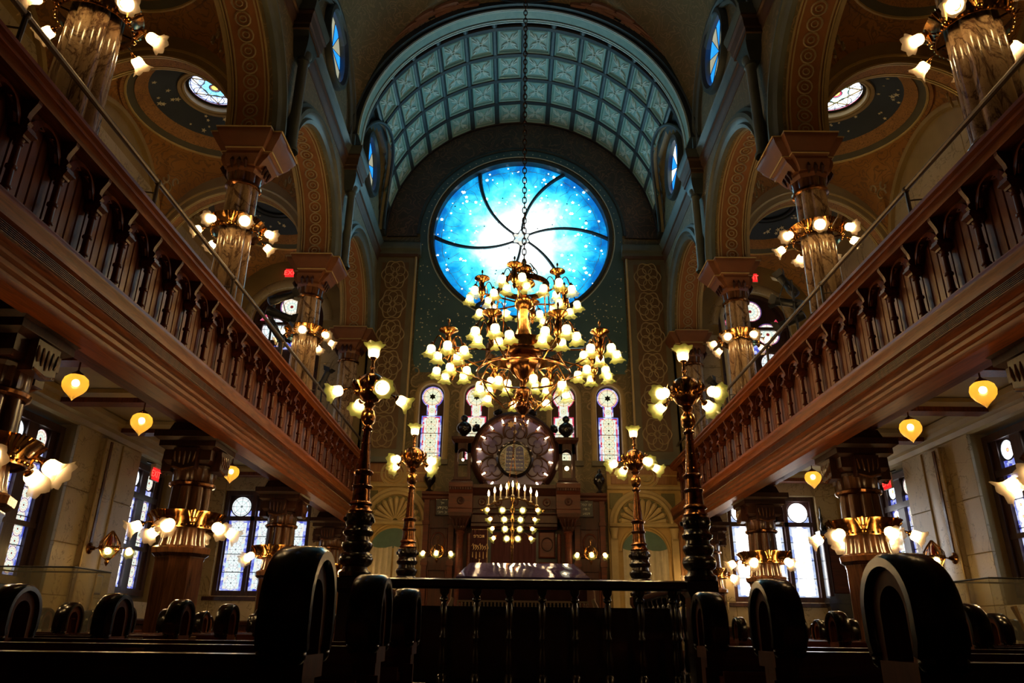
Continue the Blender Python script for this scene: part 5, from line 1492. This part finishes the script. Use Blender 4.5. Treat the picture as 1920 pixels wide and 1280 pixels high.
# pediment
ZP, RP = 4.72, 1.03
a_cut = math.asin((4.0 - ZP) / RP)
pm_ = lambda u, v, d: (u, d, v)
MB().archsweep([(.9, -.1), (.92, -.16), (.96, -.18), (1.0, -.16), (1.03, -.1), (1.05, -.08), (1.05, .1), (.9, .1)], (0, ZP), pm_, a_cut - .0, pi - a_cut, 56).build('pediment_ring', 'wood_ark', ARK)
MB().prism([(.92 * cos(t), ZP + .92 * sin(t)) for t in (a_cut * 1.12 + (pi - 2.24 * a_cut) * k / 40 for k in range(41))], pm_, .06, .0).build('pediment_panel', 'panel_purple', ARK, smooth=0)
b = MB()
for k in range(46):
    t = a_cut + (pi - 2 * a_cut) * k / 45; b.sphere((.885 * cos(t), -.1, ZP + .885 * sin(t)), .013, 5, 3)
b.build('bead_row', 'wood_ark_red', ARK)
for k, t in enumerate([pi / 2 + 1.05 * q for q in (-2, -1, 0, 1, 2)]):
    c = (.62 * cos(t), ZP + .6 * sin(t) - .02)
    L_ = MB()
    L_.tube([(c[0] + .28 * cos(q), -.02, c[1] + .28 * sin(q)) for q in (t - 2.2 + 4.4 * j / 20 for j in range(21))], .024, 6)
    for e in (-1, 0, 1):
        cc = (c[0] + .13 * cos(t + 2.09 * e), c[1] + .13 * sin(t + 2.09 * e))
        L_.tube([(cc[0] + .115 * cos(q), -.01, cc[1] + .115 * sin(q)) for q in (2 * pi * j / 18 for j in range(18))], .014, 5, closed=True)
    L_.build('tracery', 'wood_ark', ARK)
    MB().disc(c, .26, pm_, 24, -.003).build('purple_panel', 'panel_purple', ARK, smooth=0)
    MB().lathe([(.0001, .02), (.07, .02), (.09, .01), (.105, 0)], 18).xf(Matrix.Translation((c[0], -.005, c[1])) @ Matrix.Rotation(pi / 2, 4, 'X')).build('boss', 'panel_purple', ARK)
for k in range(15):
    t = math.radians(-52 + 284 * k / 14)
    L_ = MB().lathe([(.01, 0), (.015, .015), (.017, .05), (.012, .085), (.002, .11)], 8).xf(Matrix.Translation((.80 * cos(t), -.12, ZP - .02 + .80 * sin(t))) @ Matrix.Rotation(-(t - pi / 2), 4, 'Y'))
    if ZP - .02 + .8 * sin(t) < 4.03: continue
    h = MB().lathe([(.02, -.04), (.024, .0), (.012, .012)], 8).xf(Matrix.Translation((.80 * cos(t), -.12, ZP - .02 + .80 * sin(t))) @ Matrix.Rotation(-(t - pi / 2), 4, 'Y')).build('bulb_socket', 'brass', ARK)
    L_.build('candle_bulb', 'bulb_small', h)
MB().lathe([(.42, .0), (.44, .03), (.4, .06), (.37, .05), (.36, .02), (.0001, .02)], 36).xf(Matrix.Translation((0, -.02, 4.62)) @ Matrix.Rotation(pi / 2, 4, 'X')).build('tablet_disc', 'wood_black', ARK)
b = MB()
for k in range(48):
    t = 2 * pi * k / 48
    if abs(cos(t)) < .6: continue
    b.tube([(.24 * cos(t), -.045, 4.62 + .24 * sin(t)), (.34 * cos(t), -.045, 4.62 + .34 * sin(t))], .005, 4)
b.build('sunburst', 'gilt_dull', ARK)
LN = (('א', 'אנכי יי', 'לא יהיה', 'לא תשא', 'זכור את', 'כבד את'), ('ו', 'לא תרצח', 'לא תנאף', 'לא תגנב', 'לא תענה', 'לא תחמד'))
for q, ln in ((1, LN[0]), (-1, LN[1])):
    P = [(q * .11 + .098 * cos(t), 4.83 + .098 * sin(t)) for t in (pi * k / 12 for k in range(13))] + [(q * .11 - .098 - (.02 if q < 0 else 0), 4.34), (q * .11 + .098 + (.02 if q > 0 else 0), 4.34)]
    tb = MB().prism(P, pm_, -.045, -.075).build('tablet', 'tablet_blue', ARK, smooth=0)
    MB().tube([(u, -.072, v_) for u, v_ in P], .008, 4, closed=True).build('tablet_border', 'star_white', tb)
    for k, tx in enumerate(ln): text('tablet_text', tx, 'star_white', tb, (q * .11, -.078, 4.87 - k * .092), (pi / 2, 0, 0), .052, .001)
# crockets, crowning star, turrets
for t in (.62, 1.2, pi - 1.2, pi - .62):
    MB().lathe([(.05, 0), (.06, .05), (.12, .1), (.1, .17), (.04, .2), (.0001, .22)], 10).xf(Matrix.Translation((1.03 * cos(t), 0, ZP + 1.0 * sin(t))) @ Matrix.Rotation(-(t - pi / 2), 4, 'Y')).build('crocket', 'wood_black', ARK)
b = MB()
b.prism([(-.1 + .09 * u, 5.4 + .09 * v) for u, v in star_poly(6, 1, .58)], pm_, -.22, -.26); b.build('gilt_crown', 'velvet_gold', ARK, smooth=0)
MB().sphere((0, -.2, 5.24), .045, 10, 6).build('lamp_ball', 'cream', ARK)
for q in (-1, 1):
    cx = q * 1.225
    b = MB()
    b.sq([(.24, 4.0), (.24, 4.06), (.2, 4.1), (.2, 4.16)], (cx, 0, 0))
    for i in (-1, 1):
        for j in (-1, 1): b.box(cx + i * .15 - .035, cx + i * .15 + .035, j * .15 - .035, j * .15 + .035, 4.14, 4.96)
    for dd, fn in ((-.185, lambda u, v, d: (cx + u, d, v)), (.15, lambda u, v, d: (cx + u, d, v))):
        b.holepanel(-.185, .185, 4.72, 4.98, (0, 4.72), .12, fn, dd, dd + .035, False, 16)
    for dd in (-.185, .15): b.holepanel(-.185, .185, 4.72, 4.98, (0, 4.72), .12, lambda u, v, d: (cx + d, u, v), dd, dd + .035, False, 16)
    b.sq([(.2, 4.96), (.24, 5.0), (.27, 5.04), (.27, 5.1), (.2, 5.12)], (cx, 0, 0))
    tu = b.build('turret', 'wood_ark', ARK, smooth=30)
    MB().lathe([(.06, 5.1), (.1, 5.14), (.05, 5.18), (.1, 5.22), (.17, 5.3), (.18, 5.38), (.15, 5.46), (.07, 5.52), (.05, 5.54), (.08, 5.58), (.085, 5.63), (.06, 5.67), (.01, 5.7)], 16, (cx, 0, 0), False, lambda a: 1 + .04 * cos(12 * a)).build('onion_finial', 'wood_black', tu)
    MB().sphere((cx, 0, 4.42 if q > 0 else 4.6), .05 if q > 0 else .03, 8, 6).build('lantern_bulb', 'bulb_small', tu)
# plaques with inscriptions
for q, side, lines in ((-1, 'left', ('זה השער', 'ליי', 'צדיקים', 'יבאו בו')), (1, 'right', ('דע', 'לפני מי', 'אתה', 'עומד'))):
    t = thing('inscription_plaque', 'small black plaque with white Hebrew lettering on the %s wing of the ark' % side, 'plaque', (AX + q * 1.66, 17.13, 3.3))
    MB().box(-.17, .17, -.02, .0, 0, .46).build('plaque_board', 'panel_black', t, smooth=0)
    MB().tube([(u, -.02, v) for u, v in ((-.16, .01), (.16, .01), (.16, .45), (-.16, .45))], .012, 5, closed=True).build('plaque_border', 'wood_ark_red', t)
    for k, tx in enumerate(lines): text('plaque_text', tx, 'star_white', t, (0, -.024, .38 - k * .1), (pi / 2, 0, 0), .085, .001)
    # three-light brackets below the plaques
    sc_ = thing('ark_sconce', 'brass three-light bracket with star finial on the %s wing of the ark' % side, 'lamp', (AX + q * 1.70, 17.05, 2.42), 0, 'brackets on the ark')
    MB().tube([(0, 0, 0), (0, -.25, .0)], .014, 6).build('arm', 'brass_bright', sc_)
    g = MB()
    for k in range(10):
        a = 2 * pi * k / 10; g.tube([(r * cos(a), -.3 + r * sin(a), z) for r, z in ((.01, .2), (.1, .16), (.15, .06), (.12, -.04), (.02, -.1))], .01, 5)
    g.tube([(0, -.3, .2), (0, -.3, .3)], .008, 5)
    for k in (0, 1): g.tube([(.045 * cos(pi / 2 + pi * k + 2 * pi * j / 3), -.3, .345 + .045 * sin(pi / 2 + pi * k + 2 * pi * j / 3)) for j in range(3)], .006, 4, closed=True)
    g.lathe([(.02, -.1), (.035, -.14), (.005, -.2)], 8, (0, -.3, 0)); g.tube([(-.27, -.3, .02), (.27, -.3, .02)], .009, 5)
    g.build('cage_globe', 'brass_bright', sc_)
    for x, y in ((-.29, -.32), (0, -.44), (.29, -.32)): add_shade(sc_, (x, y, .04), (x, -.6, -.6), .13, bu=BU2)

# ------------------------------------------------------------------ shell niches either side of the ark
for s, side in SIDES:
    xc = 2.93
    o = MB().box(*sorted((s * 2.1, s * 3.98)), YF - .1, YF, .9, 4.4).build('trim_niche_' + side, 'niche_yellow', None, smooth=0, kind='structure')
    mm = lambda u, v, d: (s * (xc + u), d, v)
    R = MB().archsweep([(.62, YF - .1), (.64, YF - .16), (.7, YF - .17), (.74, YF - .13), (.8, YF - .13), (.82, YF - .1)], (0, 3.22), mm, 0, pi, 28); R.build('arch_moulding', 'niche_trim', o)
    MB().disc((0, 3.22), .6, mm, 32, YF - .104).build('shell_ground', 'niche_olive', o, smooth=0) if False else MB().prism([(.61 * cos(pi * k / 20), 3.22 + .61 * sin(pi * k / 20)) for k in range(21)], mm, YF - .102, YF - .108).build('shell_ground', 'niche_olive', o, smooth=0)
    for k in range(11):
        a = pi * (k + .5) / 11
        MB().tube([mm(.06 * cos(a), 3.24 + .06 * sin(a), YF - .12), mm(.3 * cos(a), 3.22 + .3 * sin(a), YF - .14), mm(.52 * cos(a), 3.22 + .52 * sin(a), YF - .13), mm(.58 * cos(a), 3.22 + .58 * sin(a), YF - .11)], [.012, .04, .07, .03], 7).build('shell_flute', 'niche_trim', o)
    MB().linsweep([(YF - .1, 3.14), (YF - .2, 3.16), (YF - .22, 3.2), (YF - .18, 3.24), (YF - .1, 3.24)], lambda a, c, t: (s * t, a, c), 2.12, 3.95).build('impost', 'niche_trim', o)
    MB().linsweep([(YF - .1, 4.02), (YF - .16, 4.04), (YF - .18, 4.1), (YF - .1, 4.12)], lambda a, c, t: (s * t, a, c), 2.1, 3.98).build('string_course', 'niche_trim', o)
    for a, b in ((2.14, 2.3), (3.56, 3.72)):
        P = MB(); P.box(*sorted((s * a, s * b)), YF - .16, YF - .1, 1.0, 2.9)
        P.lathe([(.09, 2.88), (.07, 2.92), (.1, 3.04), (.12, 3.12)], 10, (s * (a + b) / 2, YF - .15, 0)); P.build('niche_pilaster', 'niche_trim', o)
    for u, v in ((-.62, 3.75), (.62, 3.75)): MB().bev(*sorted((s * (xc + u - .16), s * (xc + u + .16))), YF - .1, YF - .115, v - .18, v + .2, .01, 'y').build('spandrel_panel', 'niche_olive', o, smooth=0)
    MB().bev(*sorted((s * 2.2, s * 2.62)), YF - .1, YF - .115, 4.16, 4.36, .01, 'y').build('frieze_panel', 'wood_oak', o, smooth=0)
    MB().bev(*sorted((s * 3.25, s * 3.8)), YF - .1, YF - .115, 4.16, 4.36, .01, 'y').build('frieze_panel', 'wood_oak', o, smooth=0)
    # inner arched light with curtains
    MB().prism([(.52 * cos(pi * k / 18), 2.62 + .45 * sin(pi * k / 18)) for k in range(19)], mm, YF - .105, YF - .112).build('fanlight', 'niche_glass', o, smooth=0)
    MB().archsweep([(.52, YF - .1), (.54, YF - .14), (.58, YF - .14), (.6, YF - .1)], (0, 2.6), mm, 0, pi, 24).build('inner_arch', 'niche_yellow', o)
    for q in (-1, 1):
        D = MB(); rows = []
        for j in range(9):
            t = j / 8; sag = .1 * (1 - t) * 0
            rows.append([mm(q * (.02 + .5 * i / 20), 1.0 + (1.66 - (.05 * sin(pi * i / 20) if j == 8 else 0)) * t, YF - .15 + .022 * sin(i * 1.15 + .6 * t)) for i in range(21)])
        D.skin(rows, False); D.build('curtain', 'curtain_cream', o, smooth=60)
    # medallion with painted fan above
    m2 = MB(); c = (s * 3.05, 4.36)
    for r in (.2, .27, .3): m2.tube([(c[0] + r * cos(t), YF - .105, c[1] + r * sin(t)) for t in (2 * pi * k / 28 for k in range(28))], .018, 5, closed=True)
    for k in range(9):
        t = pi * (k + .5) / 9 + pi; m2.tube([(c[0] + .05 * cos(t), YF - .11, c[1] + .05 * sin(t)), (c[0] + .14 * cos(t), YF - .12, c[1] + .14 * sin(t))], [.008, .024], 5)
    m2.build('fan_medallion', 'niche_trim', o)
    struct(MB().box(*sorted((s * 2.1, s * 3.98)), YF - .08, YF, 4.4, 4.64), 'trim_frieze_' + side, 'wood_oak', smooth=0)
    if True:
        x0 = 3.74
        w_ = MB().box(*sorted((s * x0, s * 4.15)), YF - .14, YF - .09, .6, 3.14).build('oak_panelling', 'wood_oak', o, smooth=0)
        for z0, z1 in ((1.0, 2.2), (2.3, 3.05)): MB().bev(*sorted((s * (x0 + .05), s * 4.1)), YF - .14, YF - .16, z0, z1, .02, 'y').build('oak_panel', 'wood_oak', o, smooth=0)
# ------------------------------------------------------------------ pews
def pew_meshes():
    R = {}
    # horseshoe scroll: lies in the YZ plane, thick in X
    b = MB(); T = .052; ro, ri = .122, .088; zc = .895
    path = [(-ro * .9, .805), (-ro, .84)] + [(-ro * cos(pi * k / 18), zc + ro * sin(pi * k / 18)) for k in range(19)] + [(ro, .84), (ro * .9, .805)]
    pin = [(-ri * .9, .815), (-ri, .84)] + [(-ri * cos(pi * k / 18), zc + ri * sin(pi * k / 18)) for k in range(19)] + [(ri, .84), (ri * .9, .815)]
    r = []
    for (yo, zo), (yi, zi) in zip(path, pin):
        f = lambda k: (yo + (yi - yo) * k, zo + (zi - zo) * k)
        pr = [(-T + .012, 0), (-T, .25), (-T, .8), (-T + .012, 1), (T - .012, 1), (T, .8), (T, .25), (T - .012, 0), (0, -.06)]
        r.append([(x, *f(k)) for x, k in pr])
    b.skin(r, True, True)
    for q in (-1, 1):
        for x in (-T + .02, T - .02): b.sphere((x, q * .098, .8), .019, 8, 5)
    R['scroll'] = b.mesh('scroll', 'wood_black', 40)
    b = MB(); ro, ri = .09, .055; T = .036
    path = [(-ro, .8)] + [(-ro * cos(pi * k / 16), zc + ro * sin(pi * k / 16)) for k in range(17)] + [(ro, .8)]
    pin = [(-ri, .8)] + [(-ri * cos(pi * k / 16), zc + ri * sin(pi * k / 16)) for k in range(17)] + [(ri, .8)]
    b.skin([[(-T, *p), (T, *p), (T, *i), (-T, *i)] for p, i in zip(path, pin)], True, True)
    R['inner'] = b.mesh('inner_scroll', 'wood_pew_end', 40)
    b = MB().box(-.035, .035, -.05, .05, .0, .8)
    b.box(-.042, .042, -.08, .08, .755, .8); b.box(-.045, .045, -.075, .42, 0, .1); b.box(-.03, .03, -.06, .4, .1, .46)
    b.box(-.05, .05, .34, .44, .44, .62); b.box(-.048, .048, -.07, -.045, .1, .72)
    R['end'] = b.mesh('end_panel', 'wood_pew_end', 0)
    b = MB()
    for x in (-.02, .02): b.box(x - .007, x + .007, -.058, -.05, .12, .7)
    R['flute'] = b.mesh('end_moulding', 'wood_pew', 0)
    return R
PM = pew_meshes()
npew = [0]
def pew(x0, x1, y, label, group, plaque=True):
    """bench from x0 to x1; y is the back"""
    t = thing('pew', label, 'pew', ((x0 + x1) / 2, y, 0), 0, group)
    h = (x1 - x0) / 2
    b = MB().box(-h, h, -.02, .03, .08, .74); b.box(-h, h, -.035, .045, .74, .8); b.box(-h, h, -.03, .03, .1, .18)
    b.build('backrest', 'wood_pew', t, smooth=0)
    MB().box(-h, h, .03, .45, .42, .46).build('seat', 'wood_pew', t, smooth=0)
    bl = MB().box(-h, h, -.16, -.02, .66, .69); bl.box(-h, h, -.17, -.155, .665, .71); bl.build('book_ledge', 'wood_pew', t, smooth=0)
    for q in (-1, 1):
        e = inst('end_panel', PM['end'], t, (q * h, 0, 0)); inst('scroll', PM['scroll'], e); inst('inner_scroll', PM['inner'], e); inst('end_moulding', PM['flute'], e)
    if plaque:
        for k in range(max(1, int(2 * h / .6))):
            MB().bev(-h + .35 + k * .6 - .05, -h + .35 + k * .6 + .05, -.035, -.04, .752, .788, .004, 'y').build('seat_number_plate', 'plaque_tan', t, smooth=0)
ORD = 'first second third fourth fifth sixth seventh eighth ninth tenth eleventh twelfth'.split()
for k in range(3):
    y = 1.66 + .85 * k
    for s, side in SIDES:
        a, b = sorted((s * .65 + .042, s * 2.3))
        pew(a, b, y, 'dark pew with horseshoe end %s of the centre aisle, %s row from camera' % (side, ORD[k]), 'pews beside the centre aisle')
for k in range(9):
    y = 4.21 + .85 * k
    for s, side in SIDES:
        pew(*sorted((s * 2.3, s * 3.5)), y, 'short pew between platform and %s columns, %s from the near end' % (side, ORD[k]), 'pews beside the platform')
for k in range(12):
    y = 3.6 + .85 * k
    for s, side in SIDES:
        pew(*sorted((s * 4.85, s * 7.1)), y, 'pew under the %s gallery by the marble wall, %s from the near end' % (side, ORD[k]), 'pews under the galleries')
    
# ------------------------------------------------------------------ fittings
for s, side in SIDES:
    for where, loc, rz in (('gallery end wall', (s * 6.19, YF - .05, 9.75), 0), ('side window head', (s * 7.5, 14.95, 3.75), -s * pi / 2)):
        hang = 'high on the %s %s' % (side, where) if 'gallery' in where else 'hanging at the %s %s' % (side, where)
        t = thing('exit_sign', 'red lit EXIT sign %s' % hang, 'sign', loc, rz, 'exit signs')
        MB().box(-.17, .17, -.02, .02, -.13, .13).build('sign_body', 'white_paint', t, smooth=0)
        MB().box(-.16, .16, -.024, -.02, -.12, .12).build('sign_face', 'exit_face', t, smooth=0)
        text('sign_text', 'EXIT', 'exit_red', t, (0, -.026, 0), (pi / 2, 0, 0), .19, .001)
        if 'window' in where:
            MB().box(-.12, .12, -.05, .05, .13, .2).build('junction_box', 'white_paint', t, smooth=0)
            MB().tube([(0, 0, .2), (0, .2, .26)], .02, 6).build('bracket', 'iron', t)
    t = thing('fire_alarm', 'small red fire alarm box on the %s wall above the wall lamp' % side, 'alarm', (s * 7.68, 14.1, 2.3), 0, 'fire alarms')
    MB().bev(0, -s * .08, -.09, .09, -.12, .12, .015).build('alarm_box', 'red_box', t, smooth=0)
    MB().bev(-s * .08, -s * .1, -.03, .07, -.08, .0, .01).build('strobe_lens', 'white_paint', t, smooth=0)
    t = thing('wall_notice', 'small framed notice on the %s wall beneath the wall lamp' % side, 'notice', (s * 7.68, 13.95, 1.55), 0, 'framed notices')
    MB().bev(0, -s * .03, -.13, .13, -.17, .17, .008).build('notice_frame', 'wood_column', t, smooth=0)
    MB().box(*sorted((-s * .03, -s * .034)), -.1, .1, -.14, .14).build('notice_sheet', 'paper', t, smooth=0)
    MB().bev(s * 7.66, s * 7.635, 16.65, 16.75, 2.55, 2.68, .006).build('switch_plate', 'white_paint', None, smooth=0, label='white switch plate on the %s wall past the side window' % side, cat='switch')
    # carved wooden memorial board on a bracket
    t = thing('memorial_board', 'dark carved wooden board on a curved bracket behind the column on the %s' % side, 'board', (-7.57, 16.95, 1.6) if s < 0 else (7.33, YF - .14, 1.6), pi / 2 if s < 0 else 0, 'memorial boards')
    t.scale = (.95, 1, 1.15) if s < 0 else (.72, 1, 1.2)
    b = MB().box(-.42, .42, -.1, .1, 0, 1.15); b.box(-.48, .48, -.16, .12, 1.15, 1.25); b.box(-.48, .48, -.16, .12, -.08, .0); b.build('board_case', 'wood_black', t, smooth=0)
    for q in (-1, 1): MB().box(q * .36 - .06, q * .36 + .06, -.15, -.1, .05, 1.1).build('board_pilaster', 'wood_ark', t, smooth=0)
    MB().bev(-.26, .26, -.1, -.12, .1, 1.05, .02, 'y').build('board_panel', 'wood_ark_red', t, smooth=0)
    MB().prism([(-.46, -.08), (-.4, -.25), (-.22, -.4), (-.08, -.6), (.08, -.6), (.22, -.4), (.4, -.25), (.46, -.08)], lambda u, v, d: (u, d, v), -.1, .1).build('bracket', 'wood_black', t, smooth=20)
    MB().lathe([(.04, 1.25), (.08, 1.32), (.03, 1.42), (.06, 1.5), (.02, 1.6), (.03, 1.66), (.003, 1.74)], 10, (-.3, 0, 0)).build('finial', 'wood_black', t)
    f = MB()
    for k in range(5): f.tube([(-.2 + k * .1, -.02, 1.25), (-.22 + k * .11, -.05, 1.34), (-.18 + k * .09, -.02, 1.4)], [.02, .045, .01], 6)
    f.build('carved_crest', 'wood_black', t)
    # display cases of glass among the side pews
    t = thing('glass_case', 'clear glass display case with thin dark rim beside the %s pews' % side, 'display case', (s * 4.3, 6.75, .8), 0, 'glass cases')
    bx_ = MB(); 
    for q in (-1, 1): bx_.box(q * .45 - .004, q * .45 + .004, -.3, .3, 0, .5)
    for q in (-1, 1): bx_.box(-.45, .45, q * .3 - .004, q * .3 + .004, 0, .5)
    bx_.box(-.45, .45, -.3, .3, .5, .508); bx_.build('glass_panes', 'glass_clear', t, smooth=0)
    r_ = MB(); r_.tube([(-.45, -.3, .51), (.45, -.3, .51), (.45, .3, .51), (-.45, .3, .51)], .008, 5, closed=True); r_.build('rim', 'iron', t)
    MB().sq([(.47, .32, -.8), (.47, .32, 0.0)]).build('case_base', 'wood_ark', t, smooth=20)
    b = MB().box(-.2, .05, -.12, .1, .0, .02); b.build('open_book', 'paper', t, smooth=0)
    if s > 0:
        b = MB(); b.tube([(-.02, 0, .0), (-.06, 0, .16), (-.1, 0, .3)], [.012, .014, .03], 6); b.build('torah_pointer', 'plaque_tan', t)

# stage lights clamped to stands on the galleries
def stage_light(loc, label, rz, n=2, tilt=.5, hh=1.0):
    t = thing('stage_light', label, 'spotlight', loc, rz, 'stage lights on the galleries')
    b = MB()
    for k in range(3):
        a = 2 * pi * k / 3; b.tube([(.22 * cos(a), .22 * sin(a), 0), (0, 0, .5)], .014, 5)
    b.tube([(0, 0, .3), (0, 0, hh + .1)], .02, 6); b.build('tripod_stand', 'black_metal', t)
    for k in range(n):
        z = hh * (1 - .17 * k)
        m_ = Matrix.Translation((.05, -.08, z)) @ Matrix.Rotation(tilt + .7 * k, 4, 'Y') @ Matrix.Scale(.78, 4)
        h = MB(); h.lathe([(.06, -.24), (.1, -.22), (.11, -.1), (.1, .0), (.085, .02), (.085, .28), (.095, .3), (.095, .33), (.07, .33)], 14, caps=True).xf(m_)
        o = h.build('lamp_housing', 'black_metal', t)
        y_ = MB(); y_.tube([(-.14, 0, .0), (-.14, 0, -.12), (0, 0, -.17), (.14, 0, -.12), (.14, 0, 0)], .012, 5); y_.xf(m_ @ Matrix.Rotation(pi / 2, 4, 'Z')); y_.build('yoke', 'black_metal', o)
        d_ = MB()
        for q, rr in ((0, 0), (pi / 2, 0), (pi, 0), (3 * pi / 2, 0)):
            d_.add([tuple((m_ @ Matrix.Rotation(q, 4, 'Z')) @ Vector(p)) for p in ((.08, -.09, .33), (.08, .09, .33), (.15, .11, .45), (.15, -.11, .45), (.086, -.09, .33), (.086, .09, .33), (.156, .11, .45), (.156, -.11, .45))],
                   [(0, 1, 2, 3), (7, 6, 5, 4), (0, 4, 5, 1), (1, 5, 6, 2), (2, 6, 7, 3), (3, 7, 4, 0)])
        d_.build('barn_doors', 'black_metal', o, smooth=0)
    c = MB(); c.tube([(.1, 0, hh + .1), (.22, .05, hh - .2), (.16, .02, hh - .6), (.05, 0, .3)], .008, 5); c.build('cable', 'black_metal', t)
ZG = 4.61
stage_light((-4.45, 11.9, ZG), 'pair of black stage lights on a tripod above the left gallery front, the larger set', .4, 3, 1.1, 1.7)
stage_light((-4.45, 15.6, ZG), 'single black stage light on a tripod near the far end of the left gallery', -.3, 1, .4, 1.35)
stage_light((4.5, 11.1, ZG), 'stack of black stage lights on a tripod above the right gallery front, the larger set', 2.6, 3, .5, 1.7)
stage_light((4.5, 15.8, ZG), 'single black stage light on a tripod near the far end of the right gallery', 2.4, 1, .6, 1.4)

t = thing('wall_speaker', 'slim grey loudspeaker on the far wall beside the right end window', 'speaker', (4.55, YF - .1, 2.7))
MB().bev(-.09, .09, .05, -.06, 0, .68, .012, 'y').build('speaker_case', 'iron', t, smooth=0)
MB().box(-.07, .07, -.064, -.06, .03, .65).build('speaker_grille', 'black_metal', t, smooth=0)
MB().box(-.03, .03, .05, .1, .3, .4).build('wall_bracket', 'iron', t, smooth=0)
t = thing('conduit_pipe', 'pale grey conduit pipe with bent top on the right gallery end wall', 'pipe', (5.3, YF - .1, 4.6))
MB().tube([(0, 0, 0), (0, 0, 3.7), (-.02, 0, 4.0), (.04, 0, 4.2), (.2, 0, 4.3)], .06, 10).build('pipe_run', 'white_paint', t)
for z in (1.6, 3.2): MB().box(-.09, .09, -.02, .09, z, z + .05).build('pipe_clip', 'iron', t, smooth=0)
